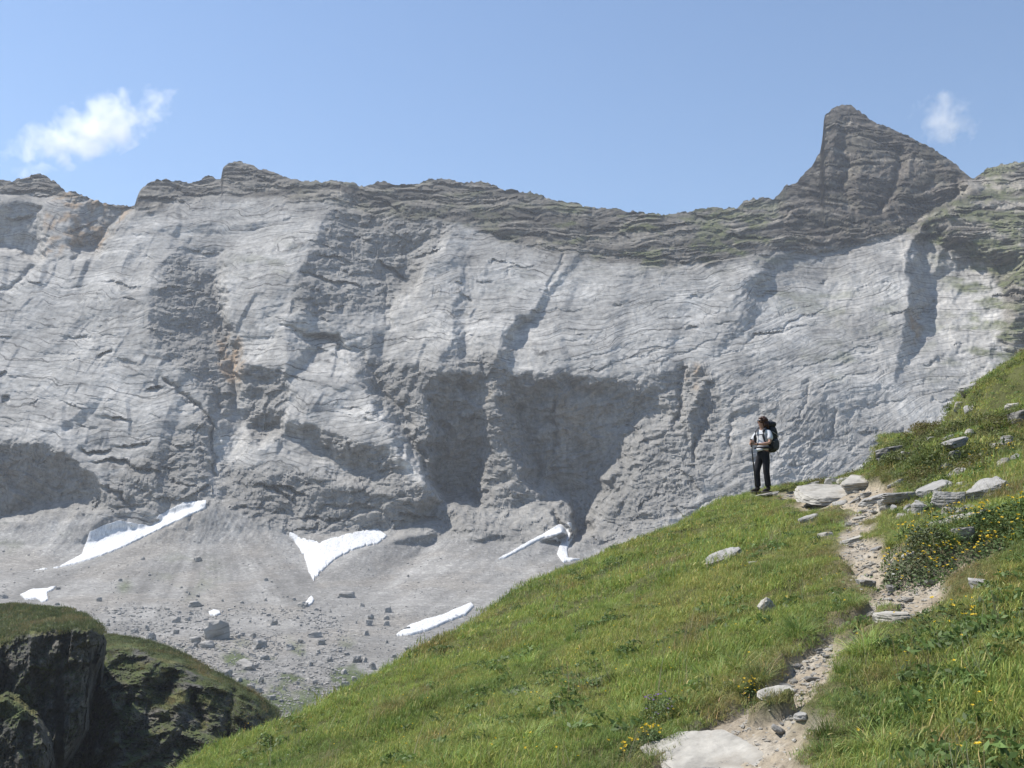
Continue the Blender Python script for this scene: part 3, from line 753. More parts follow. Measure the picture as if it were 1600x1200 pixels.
topB = interp([(60, 1010), (150, 992), (175, 990), (230, 1000), (268, 1012), (300, 1028), (350, 1056), (400, 1082), (432, 1108), (446, 1140), (470, 1210), (500, 1300)])
botB = interp([(60, 1340), (520, 1340)])
def yB(px, py):
    t = topB(px)
    s = py - t
    Y = 215 - np.interp(s, [0, 26, 60, 130, 330], [0, 14, 22, 34, 62])
    Y = Y + 26 * np.clip((px - 395) / 60, 0, 1) ** 2 + 10 * np.clip((190 - px) / 60, 0, 1) ** 2
    P = unproject(px, py, Y); x, y, z = P[..., 0], P[..., 1], P[..., 2]
    f = sstep(4, 40, s + 18 * fbm(px / 26, py / 20, 5, 3, 221))
    q = (x * 0.8 - z * 0.55) / 8.5 + 0.8 * pn(x / 18, y / 18, z / 18, 222); q = q - np.floor(q)
    saw = np.where(q < 0.8, q / 0.8, (1 - q) / 0.2) - 0.5
    q2 = (x * 0.5 + z * 0.9) / 4.2 + 0.8 * pn(x / 9, y / 9, z / 9, 223); q2 = q2 - np.floor(q2)
    saw2 = np.where(q2 < 0.8, q2 / 0.8, (1 - q2) / 0.2) - 0.5
    d = f * (3.4 * saw + 1.6 * saw2 + 2.4 * ridged(x / 13, y / 13, z / 10, 5, 224, 0.55) + 1.0 * fbm(x / 2.2, y / 2.2, z / 2, 5, 225, 0.68))
    # a few deep clefts
    for (a, b, c_, dd, w, k) in ((300, 1085, 318, 1130, 9, 5), (365, 1080, 352, 1150, 7, 5), (420, 1105, 408, 1150, 12, 6), (210, 1080, 175, 1130, 8, 3), (262, 1060, 255, 1090, 14, 3)):
        d = d - k * np.exp(-(poly_dist(px, py, [(a, b), (c_, dd)]) / w) ** 2)
    d = d + (1 - f) * 0.9 * fbm(x / 5, y / 5, z / 5, 4, 226)
    d = d + f * (2.4 * facets((x + z * .3) / 6.0, (z + .3 * x) / 5.0, 55) + 1.2 * facets(x / 2.4, z / 2.1, 120))
    return Y - d
def turfB(px, py):
    s = py - topB(px)
    return 0.8 * sstep(36, 0, s + 26 * fbm(px / 24, py / 18, 8, 4, 227)) + 0.55 * gaussblob(px, py, 290, 1095, 46, 10) + 0.5 * gaussblob(px, py, 400, 1110, 40, 14) + 0.35 * sstep(0, .6, fbm(px / 34, py / 16, 3, 4, 228))
relief_patch("rocky_bluff", 60, 500, 330, 260, topB, botB, yB, turfB, ((12, -7), (50, -60)), 230)

# ---------------------------------------------------------------- foreground hillside
BROW = [(-16, -45), (-9.5, 0), (-6.6, 5.0), (-5.3, 9.4), (-4.1, 11.2), (-3.2, 12.4), (-2.0, 13.8), (-0.5, 17.8), (2.0, 21.4), (5.3, 24.7), (7.2, 25.9), (8.6, 26.2), (9.8, 26.2), (11.0, 26.6), (13.5, 28.2), (22, 34), (60, 60), (90, 60), (90, -60)]
def meadow_base(x, y):
    z = -1.5 + 0.35 * x + 0.0167 * y
    z = z - np.clip(x - 40, 0, 1e3) * 0.4
    z = np.where(x < -14, z - 0.4 * (-14 - x), z)
    # bench of the path at the crest, then the steps of the bank to its right
    xs = x - 0.25 * (y - 25)
    e = np.interp(xs, [5.3, 6.0, 7.2, 8.75, 9.1, 10.3, 10.75, 11.15, 13.0, 30.0], [0, -0.14, -0.34, -0.62, 0.12, -0.36, -0.34, 0.36, 0.85, 3.0])
    z = z + e * sstep(17.5, 22.0, y)
    return z
def brow_drop(x, y):
    ins = poly_mask(x, y, BROW)
    d = poly_dist(x, y, BROW, True)
    sd_ = np.where(ins, -d, d)
    sd_ = sd_ + 0.35 * fbm(x / 1.6, y / 1.6, 0.3, 3, 301)
    t = np.clip(sd_ + 0.9, 0, 1e9)
    drop = np.where(t < 1.8, 0.5 * t * t / 1.8 * 1.15, 1.15 * (t - 0.9))
    drop = np.minimum(drop, 62 + 0.05 * t)
    return drop, sd_
def smooth_ground(x, y):
    dr, s_ = brow_drop(x, y)
    return meadow_base(x, y) - dr + 0.15 * fbm(x / 3.2, y / 3.2, 0.2, 2, 330) * sstep(60, 20, np.hypot(x, y))

def ground_hit(px, py, fn=None, y0=2.5, y1=34.0):
    a, b = ray(px, py)
    ys = np.linspace(y0, y1, 900)
    zz = (fn or smooth_ground)(a * ys, ys)
    below = np.nonzero(zz > b * ys)[0]
    if len(below) == 0: return np.array([a * y1, y1, float(zz[-1])])
    i = below[0]
    return np.array([a * ys[i], ys[i], float(zz[i])])

PATH_PX = [(1100,1262,135),(1118,1215,118),(1142,1172,100),(1172,1132,80),(1218,1098,56),(1246,1068,42),(1268,1042,36),(1294,1012,40),(1332,985,56),(1390,958,56),(1415,932,44),(1412,908,42),
           (1352,880,24),(1340,858,28),(1338,836,20),(1345,812,18),(1362,790,22),(1338,776,40),(1290,772,40),(1240,773,22),(1198,772,18)]
PATH = []
for a, b, hw in PATH_PX:
    h = ground_hit(a, b); PATH.append((h[0], h[1], hw * h[1] / F * 1.12 + 0.03))
SPUR = [ground_hit(1430, 905), ground_hit(1468, 895)]
ISLANDS = [(1336,992,40,9),(1388,958,26,7),(1205,1112,44,10)]
ISL = []
for a, b, rx, ry in ISLANDS:
    h = ground_hit(a, b); h2 = ground_hit(a, b - ry); ISL.append((h[0], h[1], rx * h[1] / F, float(np.clip(h2[1] - h[1], 0.09, 0.15))))
BARE = [(1330,925,70,14,.55),(1240,930,60,12,.5),(1445,1040,40,16,.7),(1480,1085,50,18,.55),(1525,1130,45,16,.5),(1115,840,16,16,.6),(1560,1150,60,20,.4),(1390,770,60,14,.7),(1280,820,40,10,.7),(1400,795,40,12,.6),(1345,1175,40,12,.4),(1180,875,16,8,.6),(1575,975,30,8,.5)]
BR = []
for a, b, rx, ry, k in BARE:
    h = ground_hit(a, b); h2 = ground_hit(a, b - ry); BR.append((h[0], h[1], rx * h[1] / F, float(np.clip(h2[1] - h[1], 0.15, 0.6)), k))

def path_mask(x, y):
    wob = 0.16 * fbm(x / 0.5, y / 0.8, 0.5, 3, 310) + 0.08 * pn(x / 0.13, y / 0.2, 0.5, 314)
    best = np.full(np.shape(x), -9.0)
    for (ax, ay, ah), (bx, by, bh) in zip(PATH[:-1], PATH[1:]):
        dx, dy = bx - ax, by - ay
        t = np.clip(((x - ax) * dx + (y - ay) * dy) / (dx * dx + dy * dy), 0, 1)
        d = np.hypot(x - ax - t * dx, y - ay - t * dy)
        best = np.maximum(best, (ah + (bh - ah) * t) - d)
    ax, ay, _ = SPUR[0]; bx, by, _ = SPUR[1]
    best = np.maximum(best, 0.38 - poly_dist(x, y, [(ax, ay), (bx, by)]))
    m = sstep(-0.07, 0.07, best + wob)
    for cx, cy, rx, ry in ISL:
        m = m * (1 - 0.97 * sstep(0.75, 0.35, ((x - cx) / rx) ** 2 + ((y - cy) / ry) ** 2 + wob * 1.4))
    return m, best

def bare_mask(x, y):
    m = 0
    for cx, cy, rx, ry, k in BR:
        m = np.maximum(m, k * np.exp(-(((x - cx) / rx) ** 2 + ((y - cy) / ry) ** 2)))
    return np.clip(m * 1.5 * sstep(-0.5, 0.4, fbm(x / 0.35, y / 0.5, 0.7, 3, 320)), 0, 1)

# hummocks: (pixel of the foot, radius m, height m)
MOUNDS = [(1428,706,1.0,.34),(1470,668,0.6,.30),(1400,745,0.75,.34),(1455,740,0.7,.28),(1530,690,.8,.25),(1575,620,.9,.25),(1545,640,1.5,.3),(1560,580,1.2,.15),(1265,790,0.34,.20),(1235,780,0.4,.16),(1310,822,0.40,.16),(1425,880,0.5,.14),(1400,838,0.6,.12),
          (1130,1030,.42,.10),(1385,1050,.30,.05),(1100,815,.6,.15),(1240,915,.18,.08),(1020,855,.9,.12),(900,900,1.0,.10),(1510,720,.9,.2),(1580,745,.9,.15),(1500,850,1.0,.12)]
MD = []
for a, b, r, hh in MOUNDS:
    h = ground_hit(a, b); k = h[1] / 24 if b < 880 else 1.0; MD.append((h[0], h[1], r * k, hh * k))

def ground(x, y):
    x = np.asarray(x, float); y = np.asarray(y, float)
    dr, s_ = brow_drop(x, y)
    z = meadow_base(x, y) - dr + 0.15 * fbm(x / 3.2, y / 3.2, 0.2, 2, 330) * sstep(60, 20, np.hypot(x, y))
    pm, best = path_mask(x, y)
    gmk = 1 - pm
    for cx, cy, r, hh in MD:
        z = z + hh * np.exp(-(((x - cx) ** 2 + (y - cy) ** 2) / (r * r))) * gmk
    z = z + (gmk * (0.055 * fbm(x / 1.5, y / 1.5, 0.6, 2, 336) + 0.040 * fbm(x / 0.7, y / 0.7, 0.2, 3, 331) + 0.03 * ridged(x / 0.45, y / 0.45, 0.4, 2, 335))) * sstep(60, 20, np.hypot(x, y))
    z = z - 0.055 * pm + pm * (0.024 * fbm(x / 0.35, y / 0.35, 0.9, 4, 332) + 0.014 * fbm(x / 0.06, y / 0.06, 0.9, 3, 333, 0.7))
    z = z - 0.04 * bare_mask(x, y)
    return z

def g1(x, y): return float(ground(np.array([x]), np.array([y]))[0])
def hit(px, py): return ground_hit(px, py, ground)

ang = np.concatenate([np.linspace(-180, -48, 34), np.linspace(-40, 40, 640), np.linspace(48, 180, 34)[:-1]])
NA = len(ang)
rr = np.concatenate([[0.05, 0.6, 1.4, 2.2], np.geomspace(2.8, 36, 560), np.geomspace(37, 120, 40)])
RR, AA = np.meshgrid(rr, np.radians(ang), indexing='ij')
gx, gy = RR * np.sin(AA), RR * np.cos(AA)
gz = ground(gx, gy)
pm, pbest = path_mask(gx, gy); bm_ = bare_mask(gx, gy)
soil = np.array([0.285, 0.242, 0.182]) * (1 + 0.22 * fbm(gx / 0.5, gy / 0.5, 1.3, 5, 340))[..., None]
soil = mixc(soil, (0.37, 0.34, 0.29), 0.55 * sstep(0.15, 0.6, fbm(gx / 0.22, gy / 0.22, 1.7, 4, 341)))
soil = mixc(soil, (0.23, 0.195, 0.15), 0.6 * sstep(0.2, 0.6, fbm(gx / 0.8, gy / 0.8, 4.7, 4, 342)))
turfc = np.array([0.080, 0.085, 0.032]) * (1 + 0.3 * fbm(gx / 0.4, gy / 0.4, 2.3, 4, 343))[..., None]
bare = np.array([0.21, 0.165, 0.105]) * (1 + 0.25 * fbm(gx / 0.15, gy / 0.15, 3.3, 3, 344))[..., None]
gcol = turfc * (1 - bm_[..., None]) + bare * bm_[..., None]
edge = sstep(-0.28, 0.0, pbest) * (1 - pm)
gcol = mixc(gcol, (0.20, 0.155, 0.10), 0.6 * edge * sstep(-.4, .3, fbm(gx / .2, gy / .2, 6.3, 3, 345)))
gcol = gcol * (1 - pm[..., None]) + soil * pm[..., None]
gi = np.arange(len(rr) * NA).reshape(len(rr), NA); gj = np.roll(gi, -1, axis=1)
gf = np.stack([gi[:-1], gi[1:], gj[1:], gj[:-1]], -1).reshape(-1, 4)
M_GROUND = mat_attr("hillside_soil", 30.0, 0.62, 1.38, 0.016)
gpm = pm.reshape(-1)[gf].mean(1) > 0.5
Vg = np.stack([gx, gy, gz], -1).reshape(-1, 3)
for nm, sel in (("hillside", ~gpm), ("path", gpm)):
    f = gf[sel]; used = np.unique(f); re = np.full(len(Vg), -1); re[used] = np.arange(len(used))
    tag(mesh_np(nm, Vg[used], re[f], M_GROUND, True, {'col': gcol.reshape(-1, 3)[used]}), kind='structure')

# ---------------------------------------------------------------- grass, herbs, heath: clump shapes scattered over the hillside
def mat_leaf(name, trans=0.35, rough=0.55):
    m = NT(name)
    a = m.n("ShaderNodeAttribute", attribute_name="tint", attribute_type='INSTANCER')
    b = m.n("ShaderNodeAttribute", attribute_name="bc")
    c = m.mul(a.outputs["Color"], b.outputs["Color"])
    p = m.n("ShaderNodeBsdfPrincipled"); m.l(c, p.inputs["Base Color"])
    p.inputs["Roughness"].default_value = rough; p.inputs["Specular IOR Level"].default_value = 0.25
    t = m.n("ShaderNodeBsdfTranslucent"); m.l(c, t.inputs["Color"])
    mx = m.n("ShaderNodeMixShader"); mx.inputs[0].default_value = trans
    m.l(p.outputs[0], mx.inputs[1]); m.l(t.outputs[0], mx.inputs[2]); m.l(mx.outputs[0], m.out.inputs[0])
    return m.m
M_LEAF = mat_leaf("grass_leaf")

def blades(rng, n, spread, l0, l1, width, lean, curve, segs=3, straw=0.07, cluster=False):
    """returns verts, faces (quads), colours"""
    V, Fq, C = [], [], []
    for i in range(n):
        r = spread * math.sqrt(rng.random()) ; th = rng.random() * 6.283
        bx, by = r * math.cos(th), r * math.sin(th)
        L = l0 + (l1 - l0) * rng.random()
        la = th + rng.normal(0, 0.7) if cluster else rng.random() * 6.283
        ln = abs(rng.normal(0, lean)) + (0.5 * r / spread if cluster else 0)
        dx, dy = math.cos(la), math.sin(la)
        wx, wy = -dy, dx
        if rng.random() < 0.5:
            k = rng.normal(0, 0.6); wx, wy = wx + k * dx, wy + k * dy
        w = width * (0.7 + 0.6 * rng.random())
        cv = curve * (0.5 + rng.random())
        px_, pz_ = 0.0, -0.01
        st = len(V)
        for s in range(segs + 1):
            f = s / segs
            ww = w * (1 - f) ** 0.7 * 0.5 + 0.0002
            V.append((bx + dx * px_ - wx * ww, by + dy * px_ - wy * ww, pz_)); V.append((bx + dx * px_ + wx * ww, by + dy * px_ + wy * ww, pz_))
            a_ = ln + cv * f
            px_ += math.sin(a_) * L / segs; pz_ += math.cos(a_) * L / segs
        col = (1.0 + rng.normal(0, 0.16),) * 3
        if rng.random() < straw: k = 0.9 + .4 * rng.random(); col = (1.75 * k, 1.25 * k, 1.9 * k)
        else: h = rng.normal(0, 0.10); col = (col[0] * (1 + h), col[1], col[2] * (1 - h))
        C += [col] * (2 * (segs + 1))
        for s in range(segs): q = st + 2 * s; Fq.append((q, q + 1, q + 3, q + 2))
    return V, Fq, C

def leaves(rng, n, spread, size, hmax, dome=True):
    V, Fq, C = [], [], []
    for i in range(n):
        r = spread * math.sqrt(rng.random()); th = rng.random() * 6.283
        z = hmax * (1 - (r / spread) ** 2) ** 0.5 * (0.55 + 0.5 * rng.random()) if dome else hmax * rng.random()
        c = np.array([r * math.cos(th), r * math.sin(th), z])
        nrm = np.array([math.cos(th) * r / spread, math.sin(th) * r / spread, 0.7]) + rng.normal(0, 0.45, 3); nrm /= np.linalg.norm(nrm)
        u = np.cross(nrm, rng.normal(0, 1, 3)); u /= np.linalg.norm(u); v = np.cross(nrm, u)
        s = size * (0.6 + 0.8 * rng.random())
        st = len(V)
        V += [tuple(c - u * s), tuple(c - v * s * 0.42 + nrm * s * .12), tuple(c + u * s), tuple(c + v * s * 0.42 + nrm * s * .12)]
        Fq.append((st, st + 1, st + 2, st + 3))
        k = 1 + rng.normal(0, 0.2); C += [(k, k, k)] * 4
    return V, Fq, C

SRC = bpy.data.collections.new("clump_shapes")       # never linked to the scene: only the shapes the scatter draws on
def src(name, data, mat):
    V_, F_, C_ = data
    o = mesh_np(name, np.array(V_), np.array(F_), mat, True, {'bc': np.clip(np.array(C_), 0.05, 6)})
    COL.objects.unlink(o); return o

def scatter(name, shapes, P, R, S, T, label=None, mat=None):
    """points (n,3), rotation eulers (n,3), scale (n,), tint (n,3); shapes: objects; one stuff object"""
    n = len(P)
    idx = RS.randint(0, len(shapes), n)
    me = bpy.data.meshes.new(name)
    me.vertices.add(n); me.vertices.foreach_set("co", np.ascontiguousarray(P, np.float32).ravel())
    def at(nm, ty, key, arr):
        a = me.attributes.new(nm, ty, 'POINT'); a.data.foreach_set(key, np.ascontiguousarray(arr).ravel())
    at("rot", 'FLOAT_VECTOR', "vector", R.astype(np.float32)); at("scl", 'FLOAT', "value", S.astype(np.float32))
    at("pick", 'INT', "value", idx.astype(np.int32))
    c4 = np.ones((n, 4), np.float32); c4[:, :3] = T
    at("tint", 'FLOAT_COLOR', "color", c4)
    o = bpy.data.objects.new(name, me); COL.objects.link(o)
    me.materials.append(mat or M_LEAF)
    ng = bpy.data.node_groups.new(name + "_scatter", 'GeometryNodeTree')
    ng.interface.new_socket("Geometry", in_out='INPUT', socket_type='NodeSocketGeometry')
    ng.interface.new_socket("Geometry", in_out='OUTPUT', socket_type='NodeSocketGeometry')
    N = ng.nodes; gi_ = N.new("NodeGroupInput"); go_ = N.new("NodeGroupOutput")
    g2i = N.new("GeometryNodeGeometryToInstance")
    for s in reversed(shapes):
        oi = N.new("GeometryNodeObjectInfo"); oi.inputs["Object"].default_value = s; oi.transform_space = 'ORIGINAL'
        ng.links.new(oi.outputs["Geometry"], g2i.inputs[0])
    iop = N.new("GeometryNodeInstanceOnPoints"); iop.inputs["Pick Instance"].default_value = True
    def na(nm, ty):
        q = N.new("GeometryNodeInputNamedAttribute"); q.data_type = ty; q.inputs["Name"].default_value = nm; return q.outputs["Attribute"]
    ng.links.new(gi_.outputs[0], iop.inputs["Points"]); ng.links.new(g2i.outputs[0], iop.inputs["Instance"])
    ng.links.new(na("pick", 'INT'), iop.inputs["Instance Index"])
    e2r = N.new("FunctionNodeEulerToRotation"); ng.links.new(na("rot", 'FLOAT_VECTOR'), e2r.inputs[0])
    ng.links.new(e2r.outputs[0], iop.inputs["Rotation"]); ng.links.new(na("scl", 'FLOAT'), iop.inputs["Scale"])
    ng.links.new(iop.outputs[0], go_.inputs[0])
    md = o.modifiers.new("scatter", 'NODES'); md.node_group = ng
    tag(o, kind='stuff', label=label)
    return o

rg = np.random.RandomState(5)
SH_NEAR = [src("grass_shape", blades(rg, 52, 0.10, 0.018, 0.062, 0.0033, 0.55, 0.9), M_LEAF) for _ in range(5)]
SH_FAR = [src("grass_shape", blades(rg, 40, 0.13, 0.022, 0.078, 0.0064, 0.55, 0.8, 2), M_LEAF) for _ in range(4)]
SH_TUS = [src("tussock_shape", blades(rg, 150, 0.09, 0.13, 0.27, 0.0045, 0.30, 1.2, 4, 0.10, True), M_LEAF) for _ in range(4)]
SH_STRAW = [src("straw_shape", blades(rg, 9, 0.10, 0.12, 0.34, 0.0030, 0.22, 0.35, 3, 0.0), M_LEAF) for _ in range(4)]
SH_HERB = [src("herb_shape", leaves(rg, 46, 0.11, 0.021, 0.07), M_LEAF) for _ in range(4)]
SH_HEATH = [src("heath_shape", leaves(rg, 150, 0.19, 0.018, 0.17), M_LEAF) for _ in range(4)]

def rand_polar(n, rmin, rmax, a0, a1, power):
    u = RS.rand(n)
    k = 2 - power
    r = (rmin ** k + (rmax ** k - rmin ** k) * u) ** (1 / k)
    a = np.radians(a0 + (a1 - a0) * RS.rand(n))
    return r * np.sin(a), r * np.cos(a), r

def ok_points(x, y, dens, out=1.3):
    dr, s_ = brow_drop(x, y)
    m, b = path_mask(x, y); br = bare_mask(x, y)
    keep = (m < 0.5) & (s_ < out) & (RS.rand(len(x)) > m * 1.6) & (RS.rand(len(x)) > 0.80 * br) & (RS.rand(len(x)) < dens)
    return keep

def tint_field(x, y):
    n = len(x)
    base = np.broadcast_to(np.array([0.270, 0.330, 0.080]), (n, 3)).copy()
    a = sstep(-0.1, 0.6, fbm(x / 2.2, y / 3.0, 0.1, 4, 400))
    base = mixc(base, (0.335, 0.345, 0.10), 0.8 * a)                    # yellower swards
    b = sstep(0.18, 0.65, fbm(x / 1.3, y / 2.0, 3.1, 4, 401))
    base = mixc(base, (0.145, 0.215, 0.052), 0.7 * b)                   # deep green
    c = sstep(0.25, 0.7, fbm(x / 0.8, y / 1.3, 5.1, 4, 402))
    base = mixc(base, (0.25, 0.18, 0.08), 0.55 * c)                   # rusty, dry
    br = bare_mask(x, y)
    base = mixc(base, (0.20, 0.145, 0.055), 0.7 * br)
    _, pb = path_mask(x, y)
    base = mixc(base, (0.19, 0.16, 0.075), 0.45 * sstep(-0.35, 0.0, pb) * sstep(-.2, .4, fbm(x / .4, y / .4, 8.1, 2, 403)))
    return base * (1 + 0.16 * RS.randn(n))[:, None].clip(0.5, 1.6)

def place(x, y, sc, tilt=0.16, sink=0.0, trim=True):
    sc = sc.copy()
    if trim: sc *= 0.6 + 0.4 * sstep(0.05, 0.5, -path_mask(x, y)[1])
    r_ = np.hypot(x, y); pv_ = 0
    for q in (0.15, 0.3, 0.5, 0.75): pv_ = np.maximum(pv_, path_mask(x * (1 + q / r_), y * (1 + q / r_))[0])
    sc *= 1 - 0.52 * pv_ * (1 if trim else .6)                                   # trodden short where the path lies right behind
    m_, pb_ = path_mask(x, y); isl = (m_ < 0.45) & (pb_ > 0.03)
    sc = np.where(isl, 0.75, sc)
    z = ground(x, y) - sink
    R = np.stack([RS.randn(len(x)) * tilt, RS.randn(len(x)) * tilt - 0.10, RS.rand(len(x)) * 6.283], -1)
    return np.stack([x, y, z], -1), R, sc

# short meadow grass, close and farther up the slope
x, y, r = rand_polar(60000, 2.6, 12.5, -38, 38, 0.55)
hn = 0.75 + 0.55 * sstep(-.4, .6, fbm(x / .9, y / .9, .4, 3, 410))
k = ok_points(x, y, 0.95)
P, R_, S_ = place(x[k], y[k], (hn * (0.75 + 0.5 * RS.rand(len(x))))[k])
scatter("grass", SH_NEAR, P, R_, S_, tint_field(x[k], y[k]))
x, y, r = rand_polar(62000, 12.0, 37, -36, 36, 0.75)
hn = 0.8 + 0.6 * sstep(-.4, .6, fbm(x / .9, y / .9, .4, 3, 410))
k = ok_points(x, y, 0.9, 2.2)
P, R_, S_ = place(x[k], y[k], (hn * (0.8 + 0.5 * RS.rand(len(x))))[k])
scatter("grass", SH_FAR, P, R_, S_, tint_field(x[k], y[k]))

# short trodden turf creeping over the rims of the path
x, y, r = rand_polar(90000, 4.0, 26, -30, 34, 0.8)
_, pb = path_mask(x, y)
k = (pb > -0.42) & (pb < 0.10); x, y, pb = x[k], y[k], pb[k]
k = ok_points(x, y, 0.9 * sstep(0.12, -0.06, pb + 0.10 * fbm(x / .3, y / .3, 3.3, 3, 415)))
P, R_, S_ = place(x[k], y[k], 0.55 + 0.5 * RS.rand(k.sum()), 0.3, 0, False)
T_ = mixc(tint_field(x[k], y[k]), (0.27, 0.22, 0.11), 0.5 * sstep(-.2, .5, fbm(x[k] / .25, y[k] / .25, 5.3, 3, 416)))
scatter("path_edge_turf", SH_NEAR, P, R_, S_, T_)

# tussocks: drawn together in patches, and rimming the path and the brow
x, y, r = rand_polar(15000, 3.0, 34, -36, 36, 0.7)
_, pb = path_mask(x, y); dr, s_ = brow_drop(x, y); hand = np.zeros(len(x))
f = sstep(0.2, 0.7, fbm(x / 1.1, y / 1.3, 9.2, 3, 420)) * 0.55 + 0.35 * sstep(-0.45, -0.02, pb) * sstep(0.0, 0.5, fbm(x / .7, y / .7, 2.2, 2, 421)) + 0.4 * sstep(-1.4, -0.2, s_)
for a, b, w, kk in ((1302,1072,.2,.9),(1385,1036,.28,.7),(1410,1050,.25,.6),(1120,1020,.42,1),(1150,1050,.34,1),(1200,1050,.3,.8),(1310,820,.36,1),(1265,775,.4,1),(1240,765,.4,1),(1195,1165,.14,1),(1240,912,.16,1),(1090,808,.5,1),(1340,990,.3,.8),(1020,850,.6,.7),(1350,1120,.4,.5)):
    h = hit(a, b); w = w * (h[1] / 24 if b < 880 else .8); gsp = kk * np.exp(-((x - h[0]) ** 2 + (y - h[1]) ** 2) / (w * w)); f = np.maximum(f, gsp); hand = np.maximum(hand, gsp)
k = ok_points(x, y, np.clip(f, 0, 1) * 0.6, 1.2)
P, R_, S_ = place(x[k], y[k], ((0.42 + 0.45 * RS.rand(len(x))) * (1 + 0.15 * hand))[k], 0.12, 0, False)
T_ = tint_field(x[k], y[k]) * np.array([0.85, 0.95, 0.95])
scatter("tussock_grass", SH_TUS, P, R_, S_, T_)

# bleached stalks
x, y, r = rand_polar(5200, 3.0, 33, -36, 36, 0.9)
k = ok_points(x, y, 0.35 + 0.5 * sstep(0, .5, fbm(x / 1.5, y / 1.5, 4.4, 3, 430)), 0.9)
P, R_, S_ = place(x[k], y[k], (0.5 + 0.6 * RS.rand(len(x)))[k], 0.25)
T_ = np.array([0.34, 0.29, 0.17]) * (0.7 + 0.5 * RS.rand(k.sum()))[:, None]
scatter("dry_stalks", SH_STRAW, P, R_, S_, T_)

# low broad-leaved herbs
x, y, r = rand_polar(12000, 2.8, 30, -36, 36, 0.7)
k = ok_points(x, y, 0.75 * sstep(-.1, .5, fbm(x / 1.4, y / 1.4, 6.6, 4, 440)) + 0.25 * (x > 0.28 * y), 0.2)
P, R_, S_ = place(x[k], y[k], (0.6 + 0.6 * RS.rand(len(x)))[k], 0.25)
T_ = np.array([0.105, 0.160, 0.045]) * (0.75 + 0.55 * RS.rand(k.sum()))[:, None] * np.array([1, 1, 1])
scatter("low_herbs", SH_HERB, P, R_, S_, T_)

# heath cushions on the bank right of the path
x, y, r = rand_polar(16000, 11, 33, 13, 37, 0.5)
f = 0.16 * sstep(0.1, .6, fbm(x / 1.2, y / 1.2, 7.7, 3, 450)) * (x > 6)
for a, b, w, kk in ((1430,690,.95,1),(1400,735,.75,1),(1460,735,.7,1),(1478,655,.55,1),(1540,610,.9,.6),(1545,660,.8,.5),(1265,790,.3,.8),(1420,872,.42,1),(1385,835,.5,.7),(1440,840,.5,.6),(1590,690,.6,.5),(1500,745,.5,.4),(1390,755,.5,1)):
    h = hit(a, b); w = w * 0.75; f = np.maximum(f, kk * np.exp(-((x - h[0]) ** 2 + (y - h[1]) ** 2) / (w * w)))
k = ok_points(x, y, np.clip(f, 0, 1) * 0.75, 0.6)
P, R_, S_ = place(x[k], y[k], (0.6 + 0.7 * RS.rand(len(x)))[k], 0.3, 0.03)
T_ = mixc(np.broadcast_to(np.array([0.095, 0.120, 0.034]), (k.sum(), 3)), (0.165, 0.130, 0.050), sstep(-.2, .5, fbm(x[k] / .6, y[k] / .6, 1.7, 3, 451)) * .8) * (0.75 + 0.5 * RS.rand(k.sum()))[:, None]
scatter("heath", SH_HEATH, P, R_, S_, T_)

# rank grass on the turf of the two bluffs
def bluff_points(n, top, yfun, turf, c0, c1, depth):
    px = c0 + (c1 - c0) * RS.rand(n); py = top(px) + depth * RS.rand(n) ** 1.6
    k = RS.rand(n) < np.clip(turf(px, py), 0, 1) * 0.9
    px, py = px[k], py[k]
    return unproject(px, py, yfun(px, py))
PB = np.concatenate([bluff_points(5200, topA, yA, turfA, -60, 160, 60), bluff_points(5200, topB, yB, turfB, 150, 450, 110)])
nb = len(PB)
Rb = np.stack([RS.randn(nb) * .2, RS.randn(nb) * .2, RS.rand(nb) * 6.28], -1)
Tb = np.array([0.090, 0.115, 0.036]) * (0.6 + 0.7 * RS.rand(nb))[:, None]
Tb = mixc(Tb, (0.20, 0.17, 0.07), 0.8 * sstep(0, .6, fbm(PB[:, 0] / 6, PB[:, 1] / 6, PB[:, 2] / 6, 3, 470)))
scatter("bluff_grass", SH_FAR, PB - np.array([0, 0, .1]), Rb, 4.5 + 5 * RS.rand(nb), Tb)

# ---------------------------------------------------------------- rocks
def mat_stone(name, c, dark, lichen=0.3, scale=1.0):
    m = NT(name)
    c0 = m.coords((scale, scale, scale))
    cs = m.coords((3 * scale, 3 * scale, 34 * scale), (0.12, 0.1, 0))
    n1 = m.noise(c0, 9, 8, 0.65); n2 = m.noise(cs, 1.0, 5, 0.6, 0.4); n3 = m.noise(c0, 3.1, 5, 0.6)
    k = m.ramp(n1, [(0.3, 0.72), (0.55, 1.0), (0.75, 1.22)])
    s_ = m.ramp(n2, [(0.34, 0.62), (0.48, 1.0), (0.7, 1.1)])
    l = m.ramp(n3, [(0.52, 0.0), (0.68, lichen)])
    col = m.mul(m.mul(c, k), s_)
    mx = m.n("ShaderNodeMix", data_type='RGBA'); m.l(l, mx.inputs[0]); m.l(col, mx.inputs[6]); mx.inputs[7].default_value = (*dark, 1)
    nr = m.bump(n2, 0.6, 0.03 / scale); nr = m.bump(n1, 0.6, 0.02 / scale, nr)
    return m.finish(mx.outputs[2], 0.85, nr, 0.25)
M_STONE = mat_stone("schist_stone", (0.30, 0.29, 0.272), (0.15, 0.14, 0.12), 0.55)
M_PALE = mat_stone("pale_schist", (0.36, 0.34, 0.30), (0.22, 0.19, 0.15), 0.6)
M_DARKST = mat_stone("dark_schist", (0.20, 0.19, 0.175), (0.11, 0.10, 0.085), 0.5)
M_BOULDER = mat_stone("scree_boulder", (0.33, 0.315, 0.292), (0.23, 0.215, 0.19), 0.5, 0.12)

